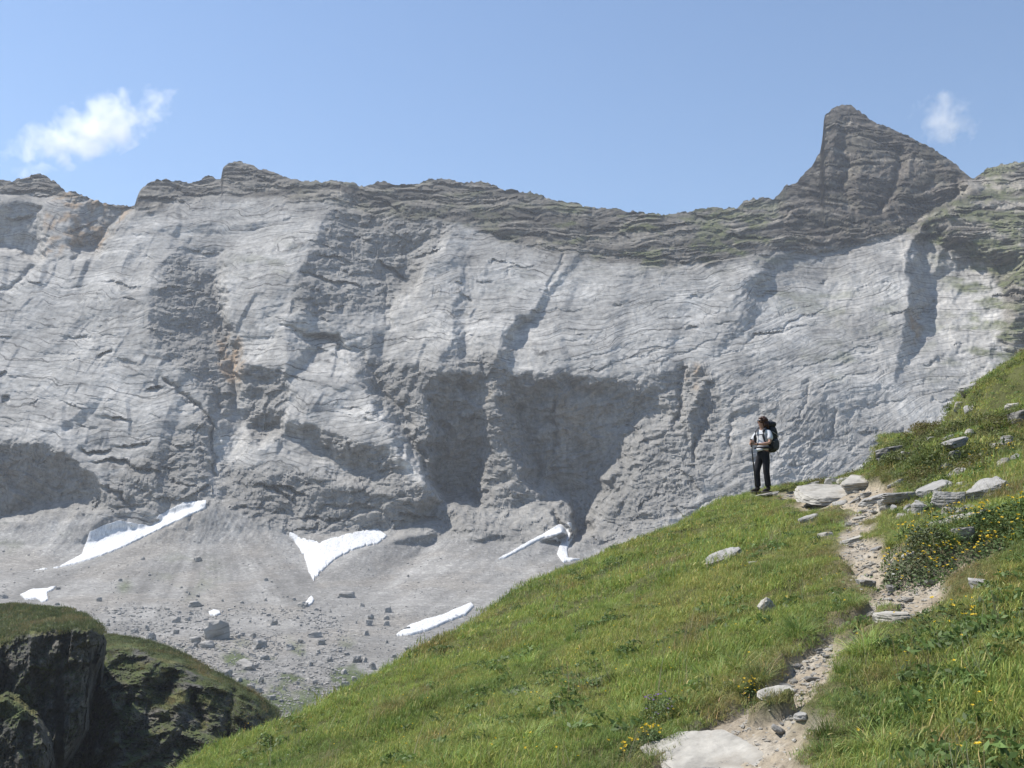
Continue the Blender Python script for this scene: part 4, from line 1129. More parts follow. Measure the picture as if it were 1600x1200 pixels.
def ico(level):
    bm = bmesh.new(); bmesh.ops.create_icosphere(bm, subdivisions=level, radius=1.0)
    v = np.array([q.co[:] for q in bm.verts]); f = np.array([[q.index for q in t.verts] for t in bm.faces]); bm.free()
    return v, f
ICO = {k: ico(k) for k in (1, 2, 3, 4, 5)}

def rock_mesh(level, size, seed, layers=0.0, flat_top=0.55, rough=0.05, planes=10, tier=0.25, taper=0.0):
    rng = np.random.RandomState(seed)
    v, f = ICO[level]
    n = rng.normal(size=(planes, 3)); n[:, 2] *= 0.55; n /= np.linalg.norm(n, axis=1)[:, None]
    d = 0.62 + 0.38 * rng.rand(planes)
    top = np.array([0.12 * rng.normal(), 0.12 * rng.normal(), 1.0]); top /= np.linalg.norm(top)
    n = np.vstack([n, top, -np.array([[0, 0, 1.0]])]); d = np.append(d, [flat_top, 0.8])
    az = np.radians(np.arange(7) * 51.4 + rng.uniform(-16, 16, 7)); sd2 = np.stack([np.cos(az), np.sin(az), rng.uniform(-.25, .35, 7)], -1); sd2 /= np.linalg.norm(sd2, axis=1)[:, None]
    n = np.vstack([n, sd2]); d = np.append(d, rng.uniform(.62, .98, 7))
    dots = v @ n.T
    r = np.min(np.where(dots > 0.02, d / np.maximum(dots, 0.02), 9), axis=1)
    r = np.minimum(r, 1.3)
    p = v * r[:, None]
    s = np.array(size)
    if layers > 0:
        zz = p[:, 2] + 0.10 * p[:, 0] + 0.06 * pn(p[:, 0] * 1.5, p[:, 1] * 1.5, p[:, 2], seed)
        q = zz / tier + 0.35 * pn(p[:, 0] * 2, p[:, 1] * 2, p[:, 2] * 2, seed + 1); q = q - np.floor(q)
        off = np.where(q < 0.8, 0.4 + 0.5 * pn(np.floor(zz / tier) * 3.7, 0.5, 0.5, seed), -1.0) * layers
        k = np.clip(1 - np.abs(p[:, 2]) / (flat_top * 1.05), 0, 1) ** 0.3
        p[:, :2] *= (1 + off * k)[:, None]
    if taper: p[:, :2] *= (1 + taper * (p[:, 2:3] - flat_top))
    nn = fbm(p[:, 0] * 1.3, p[:, 1] * 1.3, p[:, 2] * 1.3, 2, seed + 2) * rough * 1.4 + fbm(p[:, 0] * 5, p[:, 1] * 5, p[:, 2] * 7, 3, seed + 3) * rough * 0.6
    p = p * (1 + nn)[:, None] * s
    return p, f

def rock(name, p, f, mat, loc, rot=(0, 0, 0), smooth=False):
    o = mesh_np(name, p, f, mat, smooth)
    o.location = loc; o.rotation_euler = rot
    return o

def set_rock(label, px, py, wpx, hgt, depth, mat, seed, rot=(0, 0, 0), layers=0.08, flat=0.55, sink=0.48, level=4, cat="rock", tier=0.25, name="rock", rough=0.06, taper=0.0, group=None):
    """px,py: where the stone's front foot meets the ground; width from its pixel width at that distance"""
    h = hit(px, py); k = h[1] / 24 if py < 905 and h[1] > 8 else 1.0; hgt *= k * 1.0; depth *= k * 1.15; layers *= 0.6
    w = wpx * h[1] / F / 2
    p, f = rock_mesh(level, (w * 1.12, depth, hgt / (flat + 0.8)), seed, layers, flat, rough, tier=tier, taper=taper)
    y = h[1] + depth * 0.75; x = h[0] * y / h[1]
    z = g1(x, y)
    o = rock(name, p, f, mat, (x, y, z + hgt * (0.8 / (flat + 0.8)) - hgt * sink), (rot[0], rot[1] - 0.20, rot[2]))
    tag(o, label, cat, group); return o

RD = math.radians
# the outcrop where the path tops the crest
set_rock("broad pale rock slab at the crest of the path, grass tuft beside its left end", 1300, 786, 118, .30, .85, M_PALE, 21, (RD(13), RD(5), RD(10)), .05, .42, .5, 5, tier=.3)
set_rock("pale layered rock behind the crest slab, against the cliff background", 1345, 768, 76, .34, .5, M_PALE, 22, (RD(12), RD(4), RD(-8)), .08, .5, .35, 4)
set_rock("dark fronted rock lip at the right end of the pale crest slab", 1366, 788, 52, .24, .4, M_STONE, 23, (0, RD(-5), RD(6)), .10, .5, .42, 4)
set_rock("small dark stone poking up behind the pale crest slab", 1318, 751, 14, .14, .1, M_DARKST, 24, (0, 0, .4), .05, .5, .42, 3)
# stones down the left of the path
set_rock("slanting grey schist slab lying in the meadow left of the path", 1128, 882, 66, .24, .32, M_STONE, 25, (RD(4), RD(-15), RD(14)), .10, .4, .26, 4, tier=.35)
set_rock("little white stone just right of the slanting schist slab", 1177, 883, 17, .09, .10, M_PALE, 26, (0, .1, .3), .03, .5, .42, 3, "stone", name="stone")
set_rock("upright pale stone below a dark tuft in the meadow", 1200, 962, 22, .17, .09, M_PALE, 27, (0, RD(-28), .2), .06, .6, .42, 3, "stone", name="stone")
set_rock("small grey stone alone in the grass between meadow slab and crest", 1215, 854, 18, .09, .1, M_STONE, 28, (0, 0, .5), .05, .5, .42, 3, "stone", name="stone")
set_rock("grey ledge stone in the grass under the left end of the crest slab", 1263, 818, 36, .17, .25, M_STONE, 29, (0, RD(-10), .1), .12, .45, .26, 4)
set_rock("whitish block stone on the left edge of the path beside the rock step", 1290, 838, 27, .17, .16, M_PALE, 30, (0, RD(5), -.2), .05, .6, .42, 4)
set_rock("flat stone forming a step with dark edge across the path", 1332, 850, 46, .13, .22, M_PALE, 31, (0, RD(-4), .1), .10, .5, .35, 4, tier=.4)
set_rock("upper flat stepping stone in the narrow part of the path", 1345, 812, 22, .12, .18, M_PALE, 32, (0, 0, .1), .10, .5, .42, 4, tier=.4)
set_rock("tiny pale stone by the hiker's boots", 1209, 775, 12, .11, .09, M_PALE, 33, (0, 0, .3), .03, .6, .42, 3, "stone", name="stone")
set_rock("flat tan stone slab under the hiker's feet", 1196, 777, 40, .07, .2, M_PALE, 34, (0, 0, .1), .03, .4, .5, 3)
# bank on the right
set_rock("mushroom shaped pale cap rock overhanging on the bank", 1493, 720, 42, .17, .30, M_STONE, 35, (RD(5), RD(-9), .15), .08, .45, -1.1, 4, tier=.35)
set_rock("dark pedestal stone under the mushroom shaped cap rock", 1494, 726, 22, .30, .16, M_DARKST, 36, (0, 0, .2), .06, .6, .25, 3, taper=.25)
set_rock("pale stone at the foot of the mushroom rock", 1476, 737, 22, .16, .18, M_STONE, 37, (0, .1, .1), .06, .5, .42, 3, "stone", name="stone")
set_rock("tilted layered grey rock right below the mushroom rock", 1497, 750, 34, .22, .22, M_STONE, 38, (RD(10), RD(-18), .2), .12, .45, .26, 4, tier=.3)
set_rock("upright grey block left in the rock row above the yellow flowers", 1437, 806, 26, .42, .24, M_STONE, 39, (0, RD(10), .1), .07, .7, .42, 4)
set_rock("big layered grey rock in the middle of the row above the yellow flowers", 1486, 800, 62, .55, .4, M_STONE, 40, (RD(6), RD(9), -.15), .10, .6, .42, 5, tier=.2)
set_rock("brownish grey layered rock behind the middle of the rock row", 1465, 775, 60, .34, .3, M_STONE, 41, (RD(4), RD(-8), .1), .10, .5, .42, 4, tier=.25)
set_rock("long pale grey ledge rock at the right end of the row on the bank", 1545, 783, 66, .50, .42, M_STONE, 42, (RD(10), RD(-8), .12), .11, .5, .42, 5, tier=.22)
set_rock("flat cream coloured slab in the herbs below the rock row", 1498, 818, 60, .14, .3, M_PALE, 43, (RD(14), RD(-3), .1), .04, .4, .15, 4)
set_rock("narrow grey stone left of the flat cream slab", 1462, 822, 26, .12, .18, M_STONE, 44, (0, RD(-12), .1), .08, .45, .26, 3)
set_rock("dark ragged rock sticking out under the heath mound at the bank's left edge", 1392, 722, 56, .42, .38, M_DARKST, 45, (RD(-8), RD(4), .2), .14, .5, .42, 4, tier=.22)
set_rock("thin leaning slate right of the ragged rock under the heath mound", 1420, 716, 30, .17, .2, M_STONE, 46, (RD(8), RD(22), .2), .10, .4, .26, 3)
set_rock("pale rock jutting from the upper bank edge against the cliff", 1513, 614, 32, .28, .28, M_STONE, 47, (0, RD(-8), .2), .10, .5, .42, 4)
set_rock("whitish stone on the bank edge under the jutting rock", 1499, 643, 18, .24, .16, M_PALE, 48, (0, .2, .1), .06, .6, .42, 3, "stone", name="stone")
set_rock("pale pointed stone in the heath above the mushroom rock", 1516, 684, 16, .17, .12, M_PALE, 49, (0, RD(30), .2), .06, .5, .42, 3, "stone", name="stone")
set_rock("dark square rock with a white top at the right picture edge", 1593, 668, 26, .46, .28, M_DARKST, 50, (0, 0, .15), .05, .7, .42, 4)
set_rock("small flat grey stone in the grass right of the mushroom rock", 1555, 702, 16, .10, .14, M_PALE, 51, (0, 0, .2), .05, .4, .26, 3, "stone", name="stone")
set_rock("white stone on the highest visible turf of the bank", 1590, 550, 14, .16, .12, M_PALE, 52, (0, 0, .2), .05, .5, .42, 3, "stone", name="stone")
set_rock("low rubbly rock between crest slab and rock row beside the path", 1408, 792, 60, .24, .35, M_STONE, 53, (0, RD(6), -.2), .14, .45, .26, 4, tier=.22)
set_rock("stone with dark notch at the path bend beneath the crest slab", 1386, 798, 26, .16, .2, M_PALE, 54, (0, 0, .1), .10, .5, .42, 3)
# broken slabs half sunk in the bank between the named ones
br_ = np.random.RandomState(21)
for i in range(46):
    a = br_.rand()
    if i < 26: px, py = 1385 + 170 * br_.rand(), 752 + 62 * br_.rand()
    elif i < 36: px, py = 1262 + 120 * br_.rand(), 756 + 40 * br_.rand()
    else: px, py = 1400 + 190 * br_.rand(), 610 + 130 * br_.rand()
    set_rock("small broken grey slab half sunk in the turf of the bank above the path bend" if not 26 <= i < 36 else "small broken slab around the pale outcrop at the crest of the path", px, py, 9 + 19 * br_.rand() ** 1.5, .09 + .16 * br_.rand(), .08 + .2 * br_.rand(),
             (M_STONE, M_PALE, M_STONE)[i % 3], 800 + i, (RD(12 * br_.randn()), RD(14 * br_.randn()), br_.rand() * .8), .09, .45 + .2 * br_.rand(), .35, 3, "stone", .3, "stone", group="broken slabs on the bank" if not 26 <= i < 36 else "broken slabs at the crest")
# near stones
set_rock("large flat pale bedrock slab in the path at the bottom picture edge", 1112, 1222, 170, .07, .36, M_PALE, 55, (RD(7), RD(-3), .2), .02, .35, .55, 5, tier=.5, rough=.04)
set_rock("flat whitish stone tread over a turf hump in the path", 1213, 1090, 60, .05, .10, M_PALE, 57, (RD(9), RD(4), .05), .03, .4, .55, 4)
set_rock("small flat stone right below the stone tread", 1252, 1140, 20, .035, .05, M_STONE, 57, (0, 0, .2), .06, .45, .26, 3, "stone", name="stone")
set_rock("white sliver of stone at the foot of the yellow flowers", 1422, 889, 22, .06, .06, M_PALE, 58, (0, RD(-12), .2), .04, .45, .26, 3, "stone", name="stone")
set_rock("pale flat stone in the turf at the left edge of the path bend", 1354, 918, 30, .06, .14, M_STONE, 59, (0, RD(8), -.2), .06, .4, .26, 3, "stone", name="stone")
set_rock("layered stone at the right side of the path below its widest bend", 1396, 978, 40, .09, .16, M_PALE, 60, (0, RD(6), .1), .10, .45, .35, 4, "stone", name="stone", tier=.4)
set_rock("grey stone half hidden in the herbs right of the path bend", 1532, 928, 22, .08, .1, M_STONE, 61, (0, 0, .2), .06, .45, .35, 3, "stone", name="stone")
set_rock("pale stone peeping from grass under the cream slab", 1505, 858, 24, .10, .14, M_STONE, 62, (0, 0, .2), .06, .45, .35, 3, "stone", name="stone")
set_rock("small dark clod shaped stone in the middle of the sandy path bend", 1396, 926, 20, .06, .06, M_DARKST, 63, (0, 0, .2), .05, .5, .42, 3, "stone", name="stone")

# flat chips and pebbles strewn on the path: alike, countable ones as things, the grit as stuff
PEB = [rock_mesh(2, (1, .75, .38), 300 + i, .08, .5, .06) for i in range(5)]
peb_me = []
for i, (p, f) in enumerate(PEB):
    o = mesh_np("path_stone", p, f, M_PALE if i % 2 else M_STONE, False); peb_me.append(o.data); bpy.data.objects.remove(o)
rs = np.random.RandomState(77)
cnt = 0
spots = []
for _ in range(6500):
    i = rs.randint(0, len(PATH) - 1); t = rs.rand()
    a, b = PATH[i], PATH[i + 1]
    hw = a[2] + (b[2] - a[2]) * t
    x = a[0] + (b[0] - a[0]) * t + rs.normal() * hw * 0.6; y = a[1] + (b[1] - a[1]) * t + rs.normal() * 0.1
    if y < 4.4: continue
    spots.append((x, y))
sx = np.array([q[0] for q in spots]); sy = np.array([q[1] for q in spots])
keep = path_mask(sx, sy)[0] > 0.4
sx, sy = sx[keep], sy[keep]; sz = ground(sx, sy)
order = np.argsort(rs.rand(len(sx)))
for j in order[:110]:
    o = bpy.data.objects.new("path_stone", peb_me[rs.randint(5)]); COL.objects.link(o)
    s = (0.018 + 0.05 * rs.rand() ** 2.2) * (0.7 + sy[j] / 16)
    o.scale = (s, s, s); o.location = (sx[j], sy[j], sz[j] + 0.15 * s); o.rotation_euler = (rs.normal() * .15, rs.normal() * .15, rs.rand() * 6.28)
    tag(o, "small flat stone chip strewn on the dirt of the path", "stone", "stone chips on the path")
VV, FF, off = [], [], 0
pv_, pf_ = ICO[1]
for j in order[110:3000]:
    s = (0.004 + 0.013 * rs.rand() ** 2.4) * (0.7 + sy[j] / 14)
    q = pv_ * (s * np.array([1, .8, .5]) * (0.7 + .6 * rs.rand(3))) * (1 + .25 * rs.normal(size=(len(pv_), 1)))
    VV.append(q + np.array([sx[j], sy[j], sz[j]])); FF.append(pf_ + off); off += len(pv_)
tag(mesh_np("path_grit", np.concatenate(VV), np.concatenate(FF), M_PALE, False), kind='stuff')

# ---------------------------------------------------------------- snow patches on the scree
def mat_snow():
    m = NT("old_snow")
    c0 = m.coords()
    n1 = m.noise(c0, 0.5, 7, 0.65); n2 = m.noise(m.coords((1.2, .2, .2), (0, 0.6, 0)), 1.0, 4, 0.6)
    k = m.ramp(n1, [(0.28, 0.66), (0.52, 1.0)]); q = m.ramp(n2, [(0.34, 0.72), (0.5, 1.0)])
    return m.finish(m.mul(m.mul((0.62, 0.625, 0.63), k), q), 0.7, m.bump(n1, 0.4, 0.8), 0.2)
M_SNOW = mat_snow()
def snow(label, poly, step=0.9, thick=1.1, seed=0, eat=0.0):
    xs = [p[0] for p in poly]; ys = [p[1] for p in poly]
    gx_ = np.arange(min(xs) - 8, max(xs) + 8, step); gy_ = np.arange(min(ys) - 8, max(ys) + 8, step * 0.8)
    X, Y = np.meshgrid(gx_, gy_)
    ins = poly_mask(X, Y, poly); d = poly_dist(X, Y, poly, True) * np.where(ins, 1, -1)
    d = d + 0.8 * fbm(X / 12, Y / 9, seed, 3, 500 + seed, 0.5) - eat * sstep(0.1, .6, fbm(X / 7, Y / 14, seed + .5, 3, 520))
    P = unproject(X, Y, mtn_relief(X, Y))
    # surface smoother than the rubble below it
    for _ in range(14):
        pd = np.pad(P, ((1, 1), (1, 1), (0, 0)), mode='edge')
        P = (pd[:-2, 1:-1] + pd[2:, 1:-1] + pd[1:-1, :-2] + pd[1:-1, 2:] + pd[1:-1, 1:-1] * 2) / 6
    th = 0.45 * thick * np.clip(d / 5.0, 0, 1) + 0.75 * np.clip(d / 1.0 + .4, 0, 1)
    th = np.where(d > 0, th, -1.5)
    P[..., 2] += th; P[..., 1] -= 0.6 * th
    F_ = grid_faces(*X.shape)
    keepf = (d.reshape(-1)[F_] > -0.9).any(1)
    F_ = F_[keepf]; u = np.unique(F_); re = np.full(X.size, -1); re[u] = np.arange(len(u))
    o = mesh_np("snow_patch", P.reshape(-1, 3)[u], re[F_], M_SNOW, True)
    return tag(o, label, "snow patch")
snow("longest snow patch, climbing a gully up to the foot of the left cliffs", [(44,892),(90,888),(128,866),(140,832),(160,822),(186,814),(214,819),(236,822),(248,806),(286,786),(323,782),(322,794),(284,812),(240,832),(196,854),(150,872),(110,884)], seed=1)
snow("forked snow patch streaked with dirt in the central gully", [(446,829),(470,840),(500,848),(530,838),(566,830),(590,827),(606,838),(590,850),(556,858),(524,874),(506,890),(490,908),(482,894),(476,872),(462,850)], seed=2, eat=2.2)
snow("hooked snow band under the right end of the wall, half hidden by the meadow", [(774,876),(800,862),(826,846),(850,834),(874,820),(893,817),(895,838),(886,858),(888,872),(906,874),(880,880),(870,866),(876,848),(868,838),(846,842),(818,858),(790,872)], seed=3, thick=.8)
snow("elongated snow strip low on the scree just above the meadow edge", [(618,994),(636,980),(660,970),(690,962),(718,950),(736,943),(741,948),(728,962),(700,972),(668,986),(640,993)], seed=4, thick=.8)
snow("small ragged snow patch above the left grassy bluff", [(32,930),(50,921),(74,920),(90,915),(84,922),(74,926),(76,938),(66,943),(58,936),(40,938)], seed=5, thick=.7, step=.7)
snow("tiny snow scrap below the forked snow patch", [(476,944),(482,936),(487,931),(491,938),(488,944),(480,948)], seed=6, thick=.6, step=.6)
snow("snow scrap behind the biggest boulder of the scree", [(326,957),(334,954),(344,956),(345,960),(336,963),(328,962)], seed=7, thick=.6, step=.6)

# ---------------------------------------------------------------- boulders on the scree
BME = []
for i in range(7):
    p, f = rock_mesh(3, (1, .85, .95), 600 + i, 0.03 if i % 2 else 0.0, .75, .10, 11)
    o = mesh_np("boulder", p, f, M_BOULDER, False); BME.append(o.data); bpy.data.objects.remove(o)
def boulder(px, py, w, hr, label, group=None, k=None, rz=None):
    P = scree_point(px, py); s = w * P[1] / F / 2
    o = bpy.data.objects.new("boulder", BME[rs.randint(7) if k is None else k]); COL.objects.link(o)
    o.location = (P[0], P[1] + s * .2, P[2] + s * hr * .35); o.scale = (s * 1.15, s, s * hr * 1.3)
    o.rotation_euler = (rs.normal() * .12, rs.normal() * .12, rs.rand() * 6.28 if rz is None else rz)
    return tag(o, label, "boulder", group)
boulder(336, 998, 46, .95, "biggest grey boulder on the scree, tall and pointed above the bluffs", k=0)
boulder(541, 933, 30, .42, "flat topped dark boulder alone right of the forked snow patch", k=1, rz=.2)
boulder(491, 996, 26, .5, "long low boulder in the scree below the flat topped one", k=2, rz=.3)
boulder(473, 948, 20, .5, "dark boulder just left of the tiny snow scrap", k=3)
boulder(405, 1012, 30, .6, "rounded boulder right of the biggest boulder", k=4)
boulder(427, 976, 19, .7, "dark angular boulder between the biggest boulder and the snow scrap", k=5)
boulder(322, 1012, 24, .6, "boulder leaning on the foot of the biggest one", k=6)
boulder(304, 1004, 22, .6, "grey boulder left of the biggest boulder's foot", k=3)
boulder(452, 1015, 18, .6, "boulder beside the rounded one in the lower scree", k=2)
boulder(604, 968, 11, .8, "small pointed boulder above the elongated snow strip", k=0)
boulder(236, 822, 20, .45, "dark rock breaking through the upper end of the longest snow patch", k=1)
boulder(308, 876, 18, .6, "pale boulder high on the scree cone below the longest snow patch", k=5)
boulder(384, 1046, 32, .55, "broad block in the grassy lower scree", k=4)
boulder(305, 948, 22, .6, "ochre grey block above the biggest boulder", k=6)
boulder(90, 921, 12, .5, "small dark block at the corner of the ragged snow patch", k=1)
boulder(5, 935, 14, .7, "dark block at the left picture edge above the grassy bluff", k=2)
n = 0
while n < 220:
    t = rs.rand()
    px = rs.uniform(150, 640) if t < .8 else rs.uniform(-20, 780); py = 840 + 270 * rs.beta(2.6, 1.6)
    dens = sstep(870, 1000, py) * (1 if px < 480 else .45) + .12
    if py < np.interp(px, [p[0] for p in FOOT], [p[1] for p in FOOT]) + 14 or rs.rand() > dens: continue
    w = 3.4 + 10.5 * rs.rand() ** 2.4 * (0.55 + 0.9 * sstep(900, 1040, py))
    boulder(px, py, w, .6 + .5 * rs.rand(), "small grey boulder among many alike on the scree below the rock wall", "boulders scattered on the scree"); n += 1
# the countless smaller stones
pv2, pf2 = ICO[1]
N = 26000
qx = rs.uniform(-40, 900, N); qy = 830 + 290 * rs.beta(2.0, 1.5, N)
ft = np.interp(qx, [p[0] for p in FOOT], [p[1] for p in FOOT])
cl = fbm(qx / 60, qy / 24, .3, 3, 530)
kk = (qy > ft + 6) & (rs.rand(N) < np.clip(0.25 + 0.9 * cl + 0.7 * sstep(920, 1000, qy), 0, 1))
qx, qy = qx[kk], qy[kk]
Q = unproject(qx, qy, mtn_relief(qx, qy))
VV, FF, off = [], [], 0
for j in range(len(qx)):
    s = Q[j, 1] / F * (0.55 + 1.5 * rs.rand() ** 3) * (0.75 + 0.75 * (qy[j] > 950) * (qx[j] < 540))
    q = pv2 * (s * np.array([1, .9, .7]) * (0.6 + .8 * rs.rand(3))) * (1 + .22 * rs.normal(size=(len(pv2), 1)))
    VV.append(q + Q[j] + np.array([0, 0, .2 * s])); FF.append(pf2 + off); off += len(pv2)
tag(mesh_np("scree_stones", np.concatenate(VV), np.concatenate(FF), M_BOULDER, False), kind='stuff')

# ---------------------------------------------------------------- flowers
def mat_flat(name, c, trans=0.3):
    m = NT(name); p = m.n("ShaderNodeBsdfPrincipled"); p.inputs["Base Color"].default_value = (*c, 1); p.inputs["Roughness"].default_value = 0.6
    t = m.n("ShaderNodeBsdfTranslucent"); t.inputs["Color"].default_value = (*c, 1)
    mx = m.n("ShaderNodeMixShader"); mx.inputs[0].default_value = trans
    m.l(p.outputs[0], mx.inputs[1]); m.l(t.outputs[0], mx.inputs[2]); m.l(mx.outputs[0], m.out.inputs[0]); return m.m
M_YEL = mat_flat("yellow_petal", (0.75, 0.52, 0.02)); M_PUR = mat_flat("purple_petal", (0.26, 0.16, 0.36)); M_WHT = mat_flat("white_petal", (0.7, 0.7, 0.66))
M_HERB = mat_attr("herb_leaf", 60, 0.75, 1.25, 0.001, 0.6)

def petals_mesh(rng, pts, size, ups):
    V, Fq = [], []
    for c, h in zip(pts, ups):
        nrm = np.array([rng.normal() * .35, -0.25 + rng.normal() * .35, 1.0]); nrm /= np.linalg.norm(nrm)
        u = np.cross(nrm, [1, .2, .1]); u /= np.linalg.norm(u); v = np.cross(nrm, u)
        s = size * (0.75 + .5 * rng.rand()); cc = np.array(c) + np.array([0, 0, h]); st = len(V); ph = rng.rand() * 6
        V.append(tuple(cc - nrm * s * .25))
        for k in range(10):
            r = s * (1.0 if k % 2 == 0 else .55); a = ph + k * .6283
            V.append(tuple(cc + u * r * math.cos(a) + v * r * math.sin(a) + nrm * s * .12))
        for k in range(10): Fq.append((st, st + 1 + k, st + 1 + (k + 1) % 10))
    return np.array(V), np.array(Fq)

def flower_plant(px, py, rx, ry, hgt, nfl, size, mat, label, seed, leafc=(0.07, 0.105, 0.035), cat="flowers", nl=None):
    rng = np.random.RandomState(seed)
    h = hit(px, py); ox, oy = h[0], h[1]; oz = g1(ox, oy)
    e = bpy.data.objects.new("flowering_plant", None); e.location = (ox, oy, oz); e.empty_display_size = .1; COL.objects.link(e)
    tag(e, label, cat)
    n = nl or nfl * 24
    a = rng.rand(n) * 6.283; r = np.sqrt(rng.rand(n)); lx, ly = rx * r * np.cos(a), ry * r * np.sin(a)
    gz_ = ground(ox + lx, oy + ly) - oz
    dome = np.sqrt(np.clip(1 - r * r, 0, 1))
    V, Fq, C = [], [], []
    for i in range(n):
        c = np.array([lx[i], ly[i], gz_[i] + hgt * dome[i] * (0.25 + .75 * rng.rand())])
        nrm = np.array([rng.normal() * .6, rng.normal() * .6 - .2, 1.0]); nrm /= np.linalg.norm(nrm)
        u = np.cross(nrm, rng.normal(size=3)); u /= np.linalg.norm(u); v = np.cross(nrm, u); s = size * 1.1 * (.6 + .8 * rng.rand()); st = len(V)
        V += [tuple(c - u * s), tuple(c - v * s * .4), tuple(c + u * s), tuple(c + v * s * .4)]; Fq.append((st, st + 1, st + 2, st + 3))
        k = 1 + .22 * rng.normal(); C += [tuple(np.array(leafc) * max(k, .3))] * 4
    tag(mesh_np("foliage", np.array(V), np.array(Fq), M_HERB, True, {'col': np.array(C)}, e), kind='stuff')
    a = rng.rand(nfl) * 6.283; r = np.sqrt(rng.rand(nfl)) * .95; fx, fy = rx * r * np.cos(a), ry * r * np.sin(a)
    fz = ground(ox + fx, oy + fy) - oz
    up = hgt * np.sqrt(np.clip(1 - r * r, 0, 1)) * (0.8 + .35 * rng.rand(nfl)) + .03
    Vp, Fp = petals_mesh(rng, np.stack([fx, fy, fz], -1), size, up)
    tag(mesh_np("blossoms", Vp, Fp, mat, False, None, e), kind='stuff')
    # stems
    SV, SF = [], []
    for i in range(nfl):
        w = size * .09; st = len(SV); b = np.array([fx[i], fy[i], fz[i]])
        SV += [tuple(b + (-w, 0, 0)), tuple(b + (w, 0, 0)), tuple(b + (w, 0, up[i])), tuple(b + (-w, 0, up[i]))]; SF.append((st, st + 1, st + 2, st + 3))
    tag(mesh_np("stems", np.array(SV), np.array(SF), M_HERB, False, {'col': np.tile(np.array([[.085, .12, .04]]), (len(SV), 1))}, e), kind='stuff')
    return e
flower_plant(1480, 872, .48, .5, .22, 95, .011, M_YEL, "broad patch of yellow flowers right of the path bend", 1)
flower_plant(1404, 868, .15, .22, .16, 22, .0125, M_YEL, "yellow flowers at the left end of the grey green cushion by the path", 2)
flower_plant(1432, 876, .26, .30, .20, 8, .014, M_YEL, "grey green leafy cushion at the path edge below the rock row", 3, (0.10, 0.115, 0.06), "shrub", 1700)
flower_plant(1520, 868, .6, .5, .18, 50, .011, M_YEL, "loose yellow flowers in the herbs under the cream slab", 4)
flower_plant(1586, 838, .4, .4, .2, 46, .015, M_YEL, "yellow flowers at the right picture edge above the middle", 5)
flower_plant(1350, 915, .5, .5, .1, 0 + 6, .013, M_WHT, "low plant with a few whitish flowers at the left path bend", 6)
flower_plant(1012, 1172, .08, .09, .09, 24, .008, M_YEL, "yellow flowering plant at the left edge of the path foot", 7)
flower_plant(978, 1188, .05, .06, .07, 14, .009, M_YEL, "smaller yellow flowering plant at the bottom, left of the other", 8)
flower_plant(1026, 1130, .11, .14, .13, 26, .008, M_PUR, "purple flowering plant above the yellow one at the path foot", 9)
flower_plant(1172, 1098, .07, .07, .07, 26, .008, M_YEL, "little yellow flowers on the turf hump beside the stone tread", 10)
flower_plant(1512, 1196, .05, .05, .06, 3, .014, M_YEL, "three yellow buttercups at the bottom right", 11)
flower_plant(1552, 722, .5, .5, .14, 30, .013, M_YEL, "yellow dots of flowers on the bank right of the mushroom rock", 12)
flower_plant(1470, 748, .6, .5, .12, 20, .012, M_YEL, "sparse yellow flowers in the turf left below the mushroom rock", 13)
flower_plant(1478, 965, .2, .25, .08, 10, .014, M_YEL, "yellow flowers at the right rim of the lower path", 14)
x, y, r = rand_polar(2600, 4.2, 28, -34, 36, 0.9)
k = ok_points(x, y, 0.30 + 0.6 * sstep(0.1, .5, fbm(x / 1.2, y / 1.2, 3.9, 3, 460)), 0.3)
x, y = x[k], y[k]; z = ground(x, y)
rng = np.random.RandomState(9)
Vp, Fp = petals_mesh(rng, np.stack([x, y, z], -1), 0.0085, 0.06 + 0.07 * rng.rand(len(x)))
tag(mesh_np("meadow_flowers", Vp, Fp, M_YEL, False), kind='stuff')
x, y, r = rand_polar(900, 4.2, 24, -34, 30, 0.9)
k = ok_points(x, y, 0.5 * sstep(0.0, .5, fbm(x / 1.6, y / 1.6, 5.9, 3, 461)), 0.3)
x, y = x[k], y[k]; z = ground(x, y)
Vp, Fp = petals_mesh(rng, np.stack([x, y, z], -1), 0.0075, 0.06 + 0.07 * rng.rand(len(x)))
tag(mesh_np("white_meadow_flowers", Vp, Fp, M_WHT, False), kind='stuff')

# ---------------------------------------------------------------- the hiker
M_SKIN = mat_plain("skin", (0.42, 0.24, 0.17), 0.55, 0.06, 12)
M_SHIRT = mat_plain("shirt_cloth", (0.60, 0.61, 0.63), 0.9, 0.06, 40, 0.1)
M_TROUS = mat_plain("trouser_cloth", (0.020, 0.020, 0.024), 0.85, 0.2, 30, 0.2)
M_BOOT = mat_plain("boot_leather", (0.03, 0.024, 0.02), 0.7, 0.2, 40)
M_SOLE = mat_plain("boot_sole", (0.16, 0.14, 0.12), 0.8, 0.1, 40)
M_HAIR = mat_plain("brown_hair", (0.055, 0.024, 0.014), 0.5, 0.35, 60)
M_PACK = mat_plain("pack_nylon", (0.022, 0.025, 0.032), 0.6, 0.15, 25)
M_PACK2 = mat_plain("pack_panel", (0.055, 0.06, 0.068), 0.6, 0.12, 25)
M_STRAP = mat_plain("strap_webbing", (0.014, 0.017, 0.026), 0.7, 0.1, 60)
M_GREYS = mat_plain("grey_webbing", (0.30, 0.29, 0.27), 0.7, 0.1, 60)
M_POLE = mat_plain("pole_metal", (0.015, 0.015, 0.017), 0.35, 0.1, 60, 0.5)
M_LENS = mat_plain("dark_lens", (0.006, 0.006, 0.007), 0.15, 0.1, 60, 0.6)
M_LIP = mat_plain("lips", (0.33, 0.12, 0.10), 0.5, 0.05, 20)

